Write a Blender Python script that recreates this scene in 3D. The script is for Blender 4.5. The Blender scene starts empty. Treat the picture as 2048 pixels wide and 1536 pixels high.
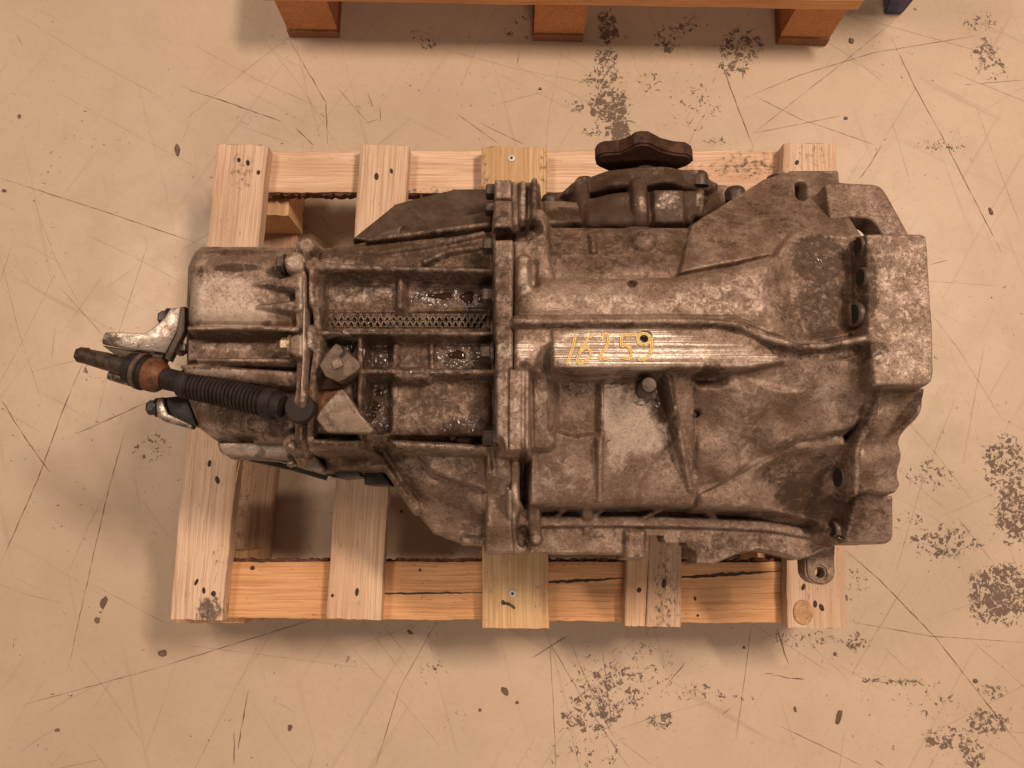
import bpy, bmesh, math, random
import numpy as np
from mathutils import Vector, Matrix
R = math.radians
rnd = random.Random(7)
sc = bpy.context.scene
C = sc.collection

# ------------------------------------------------------------------ camera, world, lamps, exposure
F, H, TILT = 1650.0, 1.154, R(9.0)          # focal length in photo pixels, eye height, tilt from straight down
cam_d = bpy.data.cameras.new('camera')
cam_d.sensor_width = 36.0; cam_d.lens = 36.0 * F / 2048.0
cam_d.clip_start = 0.05; cam_d.clip_end = 100
cam = bpy.data.objects.new('camera', cam_d); C.objects.link(cam)
cam.location = (0, 0, H); cam.rotation_euler = (TILT, 0, 0)
sc.camera = cam

world = bpy.data.worlds.new('World'); sc.world = world
world.use_nodes = True
bg = world.node_tree.nodes['Background']
bg.inputs[0].default_value = (1.0, 0.785, 0.63, 1)
bg.inputs[1].default_value = 0.17

def area(name, loc, target, size, size_y, power, col):
    d = bpy.data.lights.new(name, 'AREA'); d.shape = 'RECTANGLE'; d.size = size; d.size_y = size_y
    d.energy = power; d.color = col
    o = bpy.data.objects.new(name, d); C.objects.link(o); o.location = loc
    o.rotation_euler = (Vector(target) - Vector(loc)).to_track_quat('-Z', 'Y').to_euler()
    return o
area('ceiling_lamp_key', (1.45, 1.05, 3.1), (0.05, 0.15, 0.2), 0.9, 0.16, 93, (1.0, 0.765, 0.58))
area('ceiling_lamp_fill', (-1.5, 1.2, 3.1), (0, 0.2, 0.2), 1.2, 0.3, 42, (1.0, 0.775, 0.60))
area('added_front_fill', (0.5, -2.2, 3.1), (0, 0.2, 0.2), 1.2, 0.3, 37, (1.0, 0.775, 0.60))  # added fill with no seen lamp behind it, evens the floor brightness

sc.view_settings.view_transform = 'Standard'; sc.view_settings.look = 'None'
sc.view_settings.exposure = 0.0; sc.view_settings.gamma = 1.0
sc.view_settings.use_curve_mapping = False

# ------------------------------------------------------------------ pixel ray -> point at a known height
ct, st = math.cos(TILT), math.sin(TILT)
def W(u, v, z):
    xc = (u - 1024.0) / F; yc = -(v - 768.0) / F
    dy = yc * ct + st; dz = yc * st - ct
    t = (H - z) / (-dz)
    return (xc * t, dy * t, z)
def M_PER_PX(z): return (H - z) / F

# ------------------------------------------------------------------ node helpers
class NT:
    def __init__(s, name):
        s.m = bpy.data.materials.new(name); s.m.use_nodes = True
        s.t = s.m.node_tree; s.b = s.t.nodes['Principled BSDF']
    def n(s, typ, **kw):
        nd = s.t.nodes.new(typ)
        for k, v in kw.items(): setattr(nd, k, v)
        return nd
    def l(s, a, b): s.t.links.new(a, b)
    def put(s, sock, v):
        if hasattr(v, 'links') or hasattr(v, 'is_linked'): s.l(v, sock)
        else: sock.default_value = v
    def math(s, op, a, b=0.0, c=None, clamp=False):
        nd = s.n('ShaderNodeMath', operation=op, use_clamp=clamp)
        s.put(nd.inputs[0], a); s.put(nd.inputs[1], b)
        if c is not None: s.put(nd.inputs[2], c)
        return nd.outputs[0]
    def step(s, v, lo, hi, a=0.0, b=1.0):
        nd = s.n('ShaderNodeMapRange', interpolation_type='SMOOTHSTEP')
        s.put(nd.inputs['Value'], v)
        nd.inputs['From Min'].default_value = lo; nd.inputs['From Max'].default_value = hi
        nd.inputs['To Min'].default_value = a; nd.inputs['To Max'].default_value = b
        return nd.outputs['Result']
    def noise(s, vec, scale, detail=4.0, rough=0.55, dist=0.0):
        nd = s.n('ShaderNodeTexNoise')
        if vec is not None: s.l(vec, nd.inputs['Vector'])
        nd.inputs['Scale'].default_value = scale; nd.inputs['Detail'].default_value = detail
        nd.inputs['Roughness'].default_value = rough; nd.inputs['Distortion'].default_value = dist
        return nd.outputs['Fac']
    def scl(s, vec, x, y, z):
        nd = s.n('ShaderNodeVectorMath', operation='MULTIPLY')
        s.l(vec, nd.inputs[0]); nd.inputs[1].default_value = (x, y, z)
        return nd.outputs[0]
    def add(s, vec, off):
        nd = s.n('ShaderNodeVectorMath', operation='ADD')
        s.l(vec, nd.inputs[0]); s.put(nd.inputs[1], off)
        return nd.outputs[0]
    def mix(s, fac, a, b, mode='MIX'):
        nd = s.n('ShaderNodeMix', data_type='RGBA', blend_type=mode)
        s.put(nd.inputs[0], fac)
        for i, v in ((6, a), (7, b)):
            if isinstance(v, tuple): nd.inputs[i].default_value = (*v[:3], 1)
            else: s.l(v, nd.inputs[i])
        return nd.outputs[2]
    def mixf(s, fac, a, b):
        nd = s.n('ShaderNodeMix', data_type='FLOAT')
        s.put(nd.inputs[0], fac); s.put(nd.inputs[2], a); s.put(nd.inputs[3], b)
        return nd.outputs[0]
    def attr(s, name):
        return s.n('ShaderNodeAttribute', attribute_name=name)
    def bump(s, h, strength, dist, prev=None):
        nd = s.n('ShaderNodeBump'); s.l(h, nd.inputs['Height'])
        nd.inputs['Strength'].default_value = strength; nd.inputs['Distance'].default_value = dist
        if prev is not None: s.l(prev, nd.inputs['Normal'])
        return nd.outputs['Normal']
    def out(s, col=None, rough=None, metal=None, nrm=None, spec=None, coat=None):
        for k, v in (('Base Color', col), ('Roughness', rough), ('Metallic', metal), ('Normal', nrm),
                     ('Specular IOR Level', spec), ('Coat Weight', coat)):
            if v is None: continue
            if isinstance(v, tuple): s.b.inputs[k].default_value = (*v[:3], 1)
            else: s.put(s.b.inputs[k], v)
        return s.m

def mat_cast():
    m = NT('cast_aluminium')
    P = m.n('ShaderNodeTexCoord').outputs['Object']
    wear = m.attr('wear'); sep = m.n('ShaderNodeSeparateColor'); m.l(wear.outputs['Color'], sep.inputs[0])
    gr, br, oil = sep.outputs[0], sep.outputs[1], sep.outputs[2]
    scr = m.attr('scratch').outputs['Fac']
    n1 = m.noise(P, 34, 6, 0.7); n2 = m.noise(P, 185, 7, 0.75, 0.6); n3 = m.noise(P, 620, 4, 0.65)
    nb = m.noise(m.add(P, (3.1, 1.7, 0.4)), 110, 8, 0.8, 0.8)
    ng = m.noise(m.add(P, (7.3, 4.1, 2.2)), 60, 9, 0.8, 0.7)
    col = m.mix(m.step(n1, 0.41, 0.59), (0.150, 0.089, 0.057), (0.295, 0.204, 0.156))
    col = m.mix(m.step(n2, 0.45, 0.60, 0.0, 0.55), col, (0.150, 0.089, 0.060))
    crumbs = m.step(m.noise(P, 430, 6, 0.8, 0.8), 0.52, 0.60)
    crumbs = m.math('MULTIPLY', crumbs, m.step(ng, 0.42, 0.58, 0.10, 0.65))
    col = m.mix(crumbs, col, (0.46, 0.345, 0.27))
    pits = m.step(m.noise(m.add(P, (9, 2, 5)), 300, 6, 0.78, 0.6), 0.55, 0.61)
    col = m.mix(m.math('MULTIPLY', pits, 0.48), col, (0.045, 0.026, 0.017))
    col = m.mix(m.step(n3, 0.40, 0.62, 0.0, 0.34), col, (0.085, 0.052, 0.034))
    def mask(a, noise, amp, lo, hi):
        k = m.step(m.math('ADD', a, m.math('MULTIPLY', m.math('SUBTRACT', noise, 0.5), amp)), lo, hi)
        return m.math('MULTIPLY', k, m.step(a, 0.02, 0.3))
    # bare bright metal, plus rib and edge highlights painted into the colour
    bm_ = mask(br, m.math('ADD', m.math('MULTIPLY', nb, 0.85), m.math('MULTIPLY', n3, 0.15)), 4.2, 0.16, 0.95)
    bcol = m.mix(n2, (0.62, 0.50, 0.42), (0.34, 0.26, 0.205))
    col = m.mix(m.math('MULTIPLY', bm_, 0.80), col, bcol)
    # grime, plus shade by ribs and pad painted into the colour
    g = mask(gr, m.math('ADD', m.math('MULTIPLY', ng, .6), m.math('MULTIPLY', n2, .4)), 4.6, 0.14, 0.95)
    gcol = m.mix(n2, (0.030, 0.0165, 0.0095), (0.070, 0.040, 0.024))
    col = m.mix(m.math('MULTIPLY', g, 0.90), col, gcol)
    # oil film
    o = mask(oil, ng, 2.6, 0.36, 0.70)
    col = m.mix(m.math('MULTIPLY', o, 0.62), col, (0.030, 0.014, 0.007))
    # scraped streaks
    s1 = m.noise(m.scl(P, 5, 640, 40), 1.0, 5, 0.65, 0.0)
    scl = m.math('MULTIPLY', m.step(m.math('ADD', s1, m.math('MULTIPLY', m.math('SUBTRACT', nb, .5), .30)), 0.47, 0.60), m.step(scr, 0.2, 0.75))
    film = m.math('MULTIPLY', m.step(scr, 0.2, 0.75), m.step(nb, 0.4, 0.62, 0.7, 0.15))
    col = m.mix(film, col, (0.34, 0.255, 0.20))
    col = m.mix(m.math('MULTIPLY', scl, 0.95), col, (0.86, 0.74, 0.65))
    rough = m.mixf(o, m.mixf(bm_, m.step(n2, 0.35, 0.65, 0.34, 0.58), 0.38), 0.30)
    rough = m.mixf(scl, rough, 0.34)
    metal = m.mixf(scl, m.mixf(bm_, 0.28, 0.5), 0.65)
    metal = m.math('MULTIPLY', metal, m.math('SUBTRACT', 1.0, m.math('MAXIMUM', m.math('MULTIPLY', g, 0.9), o)))
    spec = m.mixf(o, m.mixf(g, 0.42, 0.18), 0.2)
    b1 = m.bump(n2, 0.4, 0.0016)
    b2 = m.bump(n3, 0.5, 0.0007, b1)
    b3 = m.bump(crumbs, 0.4, 0.0009, b2)
    b4 = m.bump(pits, 0.35, -0.0009, b3)
    wet = m.bump(m.noise(P, 85, 3, 0.5, 0.4), 1.0, 0.006)
    m.l(wet, m.b.inputs['Coat Normal']); m.b.inputs['Coat Roughness'].default_value = 0.06
    return m.out(col, rough, metal, b4, spec, o)

def mat_simple(name, c1, c2, scale=120, rough=0.5, metal=0.0, bump=0.25, dark=None, coat=0.0, rvar=0.12, spec=0.4):
    m = NT(name)
    P = m.n('ShaderNodeTexCoord').outputs['Object']
    n1 = m.noise(P, scale, 6, 0.65, 0.3); n2 = m.noise(P, scale * 5, 3, 0.6)
    col = m.mix(m.step(n1, 0.35, 0.65), c1, c2)
    if dark: col = m.mix(m.step(m.noise(m.add(P, (4, 4, 1)), scale * 0.6, 6, 0.7), 0.52, 0.62), col, dark)
    col = m.mix(m.step(n2, 0.35, 0.7, 0.0, 0.3), col, tuple(x * 0.4 for x in c1))
    return m.out(col, m.step(n1, 0.3, 0.7, rough - rvar, rough + rvar), metal, m.bump(n2, bump, 0.0006), spec, coat)

def mat_wood():
    m = NT('pallet_wood')
    A = m.attr('wc').outputs['Vector']
    oc = m.mix(1.0, m.n('ShaderNodeObjectInfo').outputs['Color'], (1.14, 1.10, 1.07), 'MULTIPLY')
    stain = m.attr('stain').outputs['Fac']
    warp = m.noise(m.scl(A, 6, 1.6, 6), 1.0, 2, 0.5)
    av = m.n('ShaderNodeVectorMath', operation='ADD'); m.l(m.scl(A, 85, 0.9, 85), av.inputs[0])
    cx = m.n('ShaderNodeCombineXYZ'); m.l(m.math('MULTIPLY', warp, 5.0), cx.inputs[0]); m.l(cx.outputs[0], av.inputs[1])
    ring = m.noise(av.outputs[0], 1.0, 2, 0.5)
    rr = m.math('PINGPONG', m.math('MULTIPLY', ring, 5.5), 1.0)
    fib = m.noise(m.scl(A, 520, 9, 520), 1.0, 4, 0.65)
    blot = m.noise(m.scl(A, 11, 4, 11), 1.0, 4, 0.6)
    late = m.mix(1.0, oc, (0.56, 0.40, 0.28), 'MULTIPLY')
    col = m.mix(m.math('MULTIPLY', m.step(rr, 0.45, 0.98), 0.24), oc, late)
    col = m.mix(m.step(fib, 0.44, 0.62, 0.0, 0.5), col, m.mix(1.0, oc, (0.50, 0.36, 0.27), 'MULTIPLY'))
    col = m.mix(m.step(blot, 0.46, 0.62, 0.0, 0.42), col, m.mix(1.0, oc, (0.72, 0.60, 0.52), 'MULTIPLY'))
    # fine dark flecks
    fl = m.step(m.noise(m.scl(A, 380, 60, 380), 1.0, 3, 0.6), 0.655, 0.69)
    col = m.mix(m.math('MULTIPLY', fl, 0.5), col, (0.10, 0.06, 0.04))
    sp = m.step(m.math('ADD', stain, m.math('MULTIPLY', m.math('SUBTRACT', m.noise(m.scl(A, 190, 120, 190), 1.0, 5, 0.7), 0.5), 2.2)), 0.50, 0.95)
    sp = m.math('MULTIPLY', sp, m.step(stain, 0.03, 0.2))
    col = m.mix(m.math('MULTIPLY', sp, 0.85), col, (0.05, 0.032, 0.024))
    nb = m.bump(fib, 0.35, 0.0009)
    nb = m.bump(rr, 0.2, 0.0008, nb)
    return m.out(col, m.step(fib, 0.3, 0.7, 0.55, 0.75), 0.0, nb, 0.35)

def mat_floor():
    m = NT('painted_concrete')
    P = m.n('ShaderNodeTexCoord').outputs['Object']
    wr = m.attr('worn').outputs['Fac']
    big = m.noise(P, 2.6, 5, 0.6); mid = m.noise(P, 14, 6, 0.65, 0.3); fine = m.noise(P, 130, 4, 0.6)
    col = m.mix(m.step(big, 0.32, 0.68), (0.475, 0.362, 0.262), (0.535, 0.412, 0.305))
    col = m.mix(m.step(mid, 0.42, 0.72, 0.0, 0.42), col, (0.42, 0.315, 0.215))
    col = m.mix(m.step(fine, 0.45, 0.75, 0.0, 0.22), col, (0.38, 0.28, 0.19))
    # faint smears, long and thin in two directions
    for ang, off, f in ((0.5, 3.0, 0.30), (-1.0, 8.0, 0.26), (1.3, 15.0, 0.22)):
        vr = m.n('ShaderNodeVectorRotate', rotation_type='Z_AXIS'); m.l(P, vr.inputs['Vector']); vr.inputs['Angle'].default_value = ang
        sm = m.noise(m.add(m.scl(vr.outputs[0], 2.2, 70, 1), (off, off, 0)), 1.0, 3, 0.6)
        col = m.mix(m.math('MULTIPLY', m.step(sm, 0.62, 0.70), f), col, (0.30, 0.20, 0.135))
    # paint worn through: clumps of chips
    chips = m.noise(P, 105, 7, 0.68, 1.1)
    vo = m.n('ShaderNodeTexVoronoi', feature='DISTANCE_TO_EDGE'); vo.inputs['Scale'].default_value = 70
    wv = m.n('ShaderNodeVectorMath', operation='ADD'); m.l(P, wv.inputs[0])
    nz = m.n('ShaderNodeTexNoise'); m.l(P, nz.inputs['Vector']); nz.inputs['Scale'].default_value = 95; nz.inputs['Detail'].default_value = 4
    m.l(m.scl(nz.outputs['Color'], .030, .030, 0), wv.inputs[1]); m.l(wv.outputs[0], vo.inputs['Vector'])
    crack = m.step(vo.outputs['Distance'], 0.0, 0.10, -0.30, 0.0)
    k = m.step(m.math('ADD', m.math('MULTIPLY', wr, 0.60), m.math('ADD', m.math('MULTIPLY', m.math('SUBTRACT', chips, 0.5), 2.3), crack)), 0.36, 0.42)
    k = m.math('MULTIPLY', k, m.step(wr, 0.04, 0.12))
    # stray flecks everywhere
    st_ = m.math('MULTIPLY', m.step(m.noise(m.add(P, (5, 3, 0)), 150, 4, 0.6, 0.8), 0.672, 0.69), m.step(m.noise(P, 6, 3, 0.5), 0.42, 0.58))
    kk = m.math('MAXIMUM', k, st_)
    col = m.mix(m.math('MULTIPLY', kk, 0.92), col, m.mix(fine, (0.080, 0.050, 0.037), (0.150, 0.098, 0.072)))
    rough = m.mixf(kk, m.step(mid, 0.3, 0.7, 0.34, 0.50), 0.7)
    nb = m.bump(mid, 0.08, 0.002)
    nb = m.bump(m.math('SUBTRACT', 1.0, kk), 0.3, 0.0006, nb)
    return m.out(col, rough, 0.0, nb, 0.4)

MAT = {}
MAT['cast'] = mat_cast()
MAT['wood'] = mat_wood()
MAT['floor'] = mat_floor()
MAT['scratch'] = mat_simple('floor_scratch_dirt', (0.22, 0.135, 0.085), (0.15, 0.09, 0.058), 60, 0.75, 0)
MAT['faint'] = mat_simple('floor_scuff_dirt', (0.33, 0.235, 0.158), (0.29, 0.20, 0.13), 60, 0.75, 0)
MAT['rubber'] = mat_simple('black_rubber', (0.017, 0.0125, 0.0105), (0.030, 0.022, 0.019), 90, 0.62, 0, 0.3, spec=0.22)
MAT['blackplastic'] = mat_simple('black_plastic', (0.018, 0.016, 0.015), (0.028, 0.024, 0.022), 90, 0.42, 0, 0.2)
MAT['darksteel'] = mat_simple('dark_steel', (0.050, 0.036, 0.028), (0.095, 0.07, 0.054), 150, 0.46, 0.45, 0.3)
MAT['steel'] = mat_simple('bright_steel', (0.40, 0.34, 0.30), (0.25, 0.205, 0.175), 110, 0.34, 0.75, 0.3, (0.12, 0.08, 0.055))
MAT['zinc'] = mat_simple('zinc_screw', (0.72, 0.68, 0.62), (0.58, 0.54, 0.48), 400, 0.35, 0.5, 0.1)
MAT['rust'] = mat_simple('rusty_iron', (0.085, 0.035, 0.018), (0.040, 0.020, 0.012), 60, 0.7, 0.0, 0.7, (0.022, 0.013, 0.009), spec=0.2)
MAT['orange_rust'] = mat_simple('orange_rust', (0.17, 0.060, 0.024), (0.085, 0.034, 0.016), 130, 0.6, 0.1, 0.7, (0.04, 0.02, 0.012))
MAT['nail'] = mat_simple('rusty_nail', (0.035, 0.02, 0.013), (0.065, 0.035, 0.022), 300, 0.6, 0.3, 0.4)
MAT['hole'] = mat_simple('dark_bore', (0.012, 0.009, 0.007), (0.02, 0.014, 0.011), 300, 0.7, 0.0, 0.1)
MAT['chalk'] = mat_simple('yellow_paint_marker', (0.78, 0.58, 0.20), (0.66, 0.48, 0.17), 900, 0.7, 0.0, 0.2)
MAT['brackets'] = mat_simple('dull_cast_bracket', (0.23, 0.165, 0.12), (0.16, 0.11, 0.078), 120, 0.42, 0.25, 0.5, (0.09, 0.06, 0.042))
MAT['joint'] = mat_simple('oily_joint_steel', (0.115, 0.074, 0.050), (0.070, 0.045, 0.031), 120, 0.45, 0.15, 0.6, (0.16, 0.11, 0.078))
MAT['blue'] = mat_simple('blue_paint', (0.008, 0.014, 0.085), (0.012, 0.018, 0.10), 40, 0.4, 0.0, 0.1)
MAT['chip'] = mat_simple('dirt_flake', (0.20, 0.12, 0.085), (0.12, 0.072, 0.052), 200, 0.8, 0.0, 0.5)
MAT['brass'] = mat_simple('yellow_zinc_bolt', (0.45, 0.35, 0.22), (0.30, 0.22, 0.14), 200, 0.35, 0.7, 0.2)
MAT['shield'] = mat_simple('dark_smooth_casting', (0.075, 0.046, 0.031), (0.105, 0.066, 0.046), 35, 0.42, 0.15, 0.15, (0.05, 0.031, 0.021))

# ------------------------------------------------------------------ object helpers
def mesh_arrays(name, V, Fq, smooth=True):
    V = np.asarray(V, np.float32); Fq = np.asarray(Fq, np.int32)
    me = bpy.data.meshes.new(name)
    me.vertices.add(len(V)); me.vertices.foreach_set('co', V.ravel())
    n = Fq.shape[1]
    me.loops.add(Fq.size); me.loops.foreach_set('vertex_index', Fq.ravel())
    me.polygons.add(len(Fq))
    me.polygons.foreach_set('loop_start', np.arange(0, Fq.size, n, dtype=np.int32))
    me.polygons.foreach_set('loop_total', np.full(len(Fq), n, np.int32))
    me.update(calc_edges=True); me.validate()
    me.polygons.foreach_set('use_smooth', np.full(len(me.polygons), smooth))
    return me
def link(name, me, m, parent=None):
    o = bpy.data.objects.new(name, me); C.objects.link(o)
    if m: me.materials.clear(); me.materials.append(MAT[m] if isinstance(m, str) else m)
    if parent: o.parent = parent; o.matrix_parent_inverse = parent.matrix_basis.inverted()
    return o
def empty(name, loc):
    o = bpy.data.objects.new(name, None); C.objects.link(o); o.location = loc; o.empty_display_size = 0.05
    return o
def tag(o, label=None, cat=None, group=None, kind=None):
    for k, v in (('label', label), ('category', cat), ('group', group), ('kind', kind)):
        if v: o[k] = v
    return o
def bm_obj(name, bm, m, parent=None, smooth=None, angle=35):
    bmesh.ops.recalc_face_normals(bm, faces=bm.faces)
    me = bpy.data.meshes.new(name); bm.to_mesh(me); bm.free()
    o = link(name, me, m, parent)
    if smooth is not False:
        for p in me.polygons: p.use_smooth = True
        me.set_sharp_from_angle(angle=R(angle))
    return o

def tube(bm, pts, rads, n=20, caps=True):
    pts = [Vector(p) for p in pts]
    rings = []
    up = Vector((0, 0, 1))
    for i, p in enumerate(pts):
        a = pts[max(i - 1, 0)]; b = pts[min(i + 1, len(pts) - 1)]
        d = (b - a)
        if d.length < 1e-9: d = Vector((1, 0, 0))
        d.normalize()
        s = d.cross(up)
        if s.length < 1e-3: s = d.cross(Vector((0, 1, 0)))
        s.normalize(); t = s.cross(d)
        r = rads[i] if hasattr(rads, '__len__') else rads
        rings.append([bm.verts.new(p + s * (math.cos(k * 2 * math.pi / n) * r) + t * (math.sin(k * 2 * math.pi / n) * r)) for k in range(n)])
    for A, B in zip(rings[:-1], rings[1:]):
        for k in range(n): bm.faces.new((A[k], A[(k + 1) % n], B[(k + 1) % n], B[k]))
    if caps:
        bm.faces.new(rings[0][::-1]); bm.faces.new(rings[-1])
def lathe(bm, p0, axis, prof, n=20):
    """prof: list of (distance along axis, radius)"""
    ax = Vector(axis).normalized(); p0 = Vector(p0)
    s = ax.cross(Vector((0, 0, 1)))
    if s.length < 1e-3: s = Vector((1, 0, 0))
    s.normalize(); t = ax.cross(s)
    rings = [[bm.verts.new(p0 + ax * h + s * (math.cos(k * 2 * math.pi / n) * r) + t * (math.sin(k * 2 * math.pi / n) * r)) for k in range(n)] for h, r in prof]
    for A, B in zip(rings[:-1], rings[1:]):
        for k in range(n): bm.faces.new((A[k], A[(k + 1) % n], B[(k + 1) % n], B[k]))
    bm.faces.new(rings[0][::-1]); bm.faces.new(rings[-1])
def prism_obj(name, pts, z, thick, m, parent, bevel=0.0015, holes=(), jitter=0.0, seg=2):
    """outline in photo pixels carried to height z (per point z allowed), thickened downwards"""
    bm = bmesh.new()
    top = [Vector(W(p[0], p[1], p[2] if len(p) > 2 else z)) for p in pts]
    vs = [bm.verts.new(p) for p in top]
    f = bm.faces.new(vs)
    if f.normal.z < 0 or True:
        f.normal_update()
        if f.normal.z < 0: f.normal_flip()
    r = bmesh.ops.extrude_face_region(bm, geom=[f])
    ev = [g for g in r['geom'] if isinstance(g, bmesh.types.BMVert)]
    bmesh.ops.translate(bm, verts=ev, vec=(0, 0, -thick))
    bmesh.ops.recalc_face_normals(bm, faces=bm.faces)
    if bevel: bmesh.ops.bevel(bm, geom=list(bm.edges), offset=bevel, segments=seg, profile=0.6, affect='EDGES', clamp_overlap=True)
    return bm_obj(name, bm, m, parent)
def bolt(name, p, axis, r, h, m, parent, hexa=True, washer=True):
    bm = bmesh.new()
    prof = []
    if washer: lathe(bm, p, axis, [(0, r * 1.3), (h * 0.22, r * 1.3), (h * 0.26, r * 1.15)], 24)
    lathe(bm, Vector(p) + Vector(axis).normalized() * (h * 0.2 if washer else 0), axis,
          [(0, r), (h * 0.66, r), (h * 0.8, r * 0.86)], 6 if hexa else 24)
    return bm_obj(name, bm, m, parent, angle=25)

# ------------------------------------------------------------------ height-field castings
def sdf_poly(px, py, V):
    d = np.full(px.shape, 1e9); s = np.ones(px.shape)
    n = len(V)
    for i in range(n):
        ax, ay = V[i]; bx, by = V[i - 1]
        ex, ey = bx - ax, by - ay
        wx, wy = px - ax, py - ay
        t = np.clip((wx * ex + wy * ey) / (ex * ex + ey * ey + 1e-15), 0, 1)
        dx, dy = wx - ex * t, wy - ey * t
        d = np.minimum(d, dx * dx + dy * dy)
        c1 = py >= ay; c2 = py < by; c3 = ex * wy > ey * wx
        s = np.where((c1 & c2 & c3) | (~c1 & ~c2 & ~c3), -s, s)
    return s * np.sqrt(d)       # negative inside
def blur(A, k):
    if k <= 0: return A
    x = np.arange(-int(3 * k) - 1, int(3 * k) + 2); g = np.exp(-x * x / (2 * k * k)); g /= g.sum()
    p = len(x) // 2
    B = np.pad(A, ((p, p), (0, 0)), 'edge'); A = sum(g[i] * B[i:i + A.shape[0]] for i in range(len(x)))
    B = np.pad(A, ((0, 0), (p, p)), 'edge'); return sum(g[i] * B[:, i:i + A.shape[1]] for i in range(len(x)))
def vnoise(X, Y, f, seed):
    rs = np.random.RandomState(seed); G = rs.rand(64, 64)
    x = (X * f) % 64; y = (Y * f) % 64
    i = np.floor(x).astype(int) % 64; j = np.floor(y).astype(int) % 64
    a = x - np.floor(x); b = y - np.floor(y)
    a = a * a * (3 - 2 * a); b = b * b * (3 - 2 * b)
    i1 = (i + 1) % 64; j1 = (j + 1) % 64
    return (G[i, j] * (1 - a) + G[i1, j] * a) * (1 - b) + (G[i, j1] * (1 - a) + G[i1, j1] * a) * b

class HF:
    def __init__(s, x0, x1, y0, y1, base, res=0.0009):
        s.x = np.arange(x0, x1, res); s.y = np.arange(y0, y1, res)
        s.X, s.Y = np.meshgrid(s.x, s.y, indexing='ij')
        s.Z = np.full(s.X.shape, base - 0.05); s.base = base; s.res = res
        s.void = np.zeros(s.X.shape, bool)
        s.wear = np.zeros(s.X.shape + (3,)); s.scr = np.zeros(s.X.shape)
    def win(s, P, m):
        P = np.asarray(P)
        i0, i1 = np.searchsorted(s.x, [P[:, 0].min() - m, P[:, 0].max() + m])
        j0, j1 = np.searchsorted(s.y, [P[:, 1].min() - m, P[:, 1].max() + m])
        return slice(i0, i1), slice(j0, j1)
    def apply(s, sl, prof, k, cut=False):
        A = s.Z[sl]
        if cut: s.Z[sl] = np.minimum(A, prof)
        elif k > 0:
            h = np.maximum(k - np.abs(A - prof), 0) / k
            s.Z[sl] = np.maximum(A, prof) + h * h * k * 0.25
        else: s.Z[sl] = np.maximum(A, prof)
    @staticmethod
    def edge(d, zt, Rr, slope):
        q = np.clip(1 - d / Rr, 0, 1)
        return np.where(d > 0, zt - Rr * (1 - np.sqrt(np.maximum(1 - q * q, 0))), zt - Rr + d * slope)
    def poly(s, pts, z=None, Rr=0.004, slope=9, k=0.003, idw=False, crown=0.0, cl=0.03, cut=False):
        P = [W(p[0], p[1], p[2] if len(p) > 2 else z) for p in pts]
        sl = s.win(P, 0.05); X, Y = s.X[sl], s.Y[sl]
        if X.size == 0: return
        d = -sdf_poly(X, Y, [(p[0], p[1]) for p in P])
        zs = [p[2] for p in P]
        if max(zs) - min(zs) < 1e-6: zt = np.full(X.shape, zs[0])
        elif idw:
            num = 0; den = 0
            for p in P:
                w = 1.0 / ((X - p[0]) ** 2 + (Y - p[1]) ** 2 + 2e-5) ** 1.4
                num = num + w * p[2]; den = den + w
            zt = num / den
        else:
            A = np.array([[p[0], p[1], 1] for p in P]); c, *_ = np.linalg.lstsq(A, np.array(zs), rcond=None)
            zt = c[0] * X + c[1] * Y + c[2]
        if crown: 
            q = np.clip(1 - np.maximum(d, 0) / cl, 0, 1); zt = zt + crown * (1 - q * q)
        if cut: prof = np.where(d > 0, zt, zt - d * slope)
        else: prof = s.edge(d, zt, Rr, slope)
        s.apply(sl, prof, k if not cut else 0, cut)
    def stroke(s, pts, w, Rr=None, slope=9, k=0.003, cut=False):
        """pts (u, v, z[, width]); a rib or a groove"""
        P = [W(p[0], p[1], p[2]) for p in pts]
        ws = [p[3] if len(p) > 3 else w for p in pts]
        sl = s.win(P, 0.05); X, Y = s.X[sl], s.Y[sl]
        best = np.full(X.shape, -1e9); zt = np.zeros(X.shape)
        for i in range(len(P) - 1):
            a, b = P[i], P[i + 1]; ex, ey = b[0] - a[0], b[1] - a[1]
            t = np.clip(((X - a[0]) * ex + (Y - a[1]) * ey) / (ex * ex + ey * ey + 1e-15), 0, 1)
            d = (ws[i] + (ws[i + 1] - ws[i]) * t) / 2 - np.hypot(X - a[0] - ex * t, Y - a[1] - ey * t)
            zz = a[2] + (b[2] - a[2]) * t
            mk = d > best; best = np.where(mk, d, best); zt = np.where(mk, zz, zt)
        if cut: s.apply(sl, np.where(best > 0, zt, zt - best * slope), 0, True); return
        s.apply(sl, s.edge(best, zt, Rr or max(ws) * 0.45, slope), k)
    def disc(s, u, v, z, r, Rr=0.002, slope=12, k=0.002, cut=False):
        c = W(u, v, z); sl = s.win([c], r + 0.04); X, Y = s.X[sl], s.Y[sl]
        d = r - np.hypot(X - c[0], Y - c[1])
        if cut: s.apply(sl, np.where(d > 0, z, z - d * slope), 0, True)
        else: s.apply(sl, s.edge(d, z, Rr, slope), k)
    def hole(s, pts, z):
        P = [W(p[0], p[1], z) for p in pts]; sl = s.win(P, 0.01)
        s.void[sl] |= sdf_poly(s.X[sl], s.Y[sl], [(p[0], p[1]) for p in P]) < 0
    def at(s, x, y):
        i = np.clip(int((x - s.x[0]) / s.res), 0, len(s.x) - 1); j = np.clip(int((y - s.y[0]) / s.res), 0, len(s.y) - 1)
        return max(s.Z[i, j], s.base)
    def hit(s, u, v):
        z = 0.42
        for _ in range(8): x, y, _z = W(u, v, z); z = 0.5 * z + 0.5 * s.at(x, y)
        return W(u, v, z)
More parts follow.
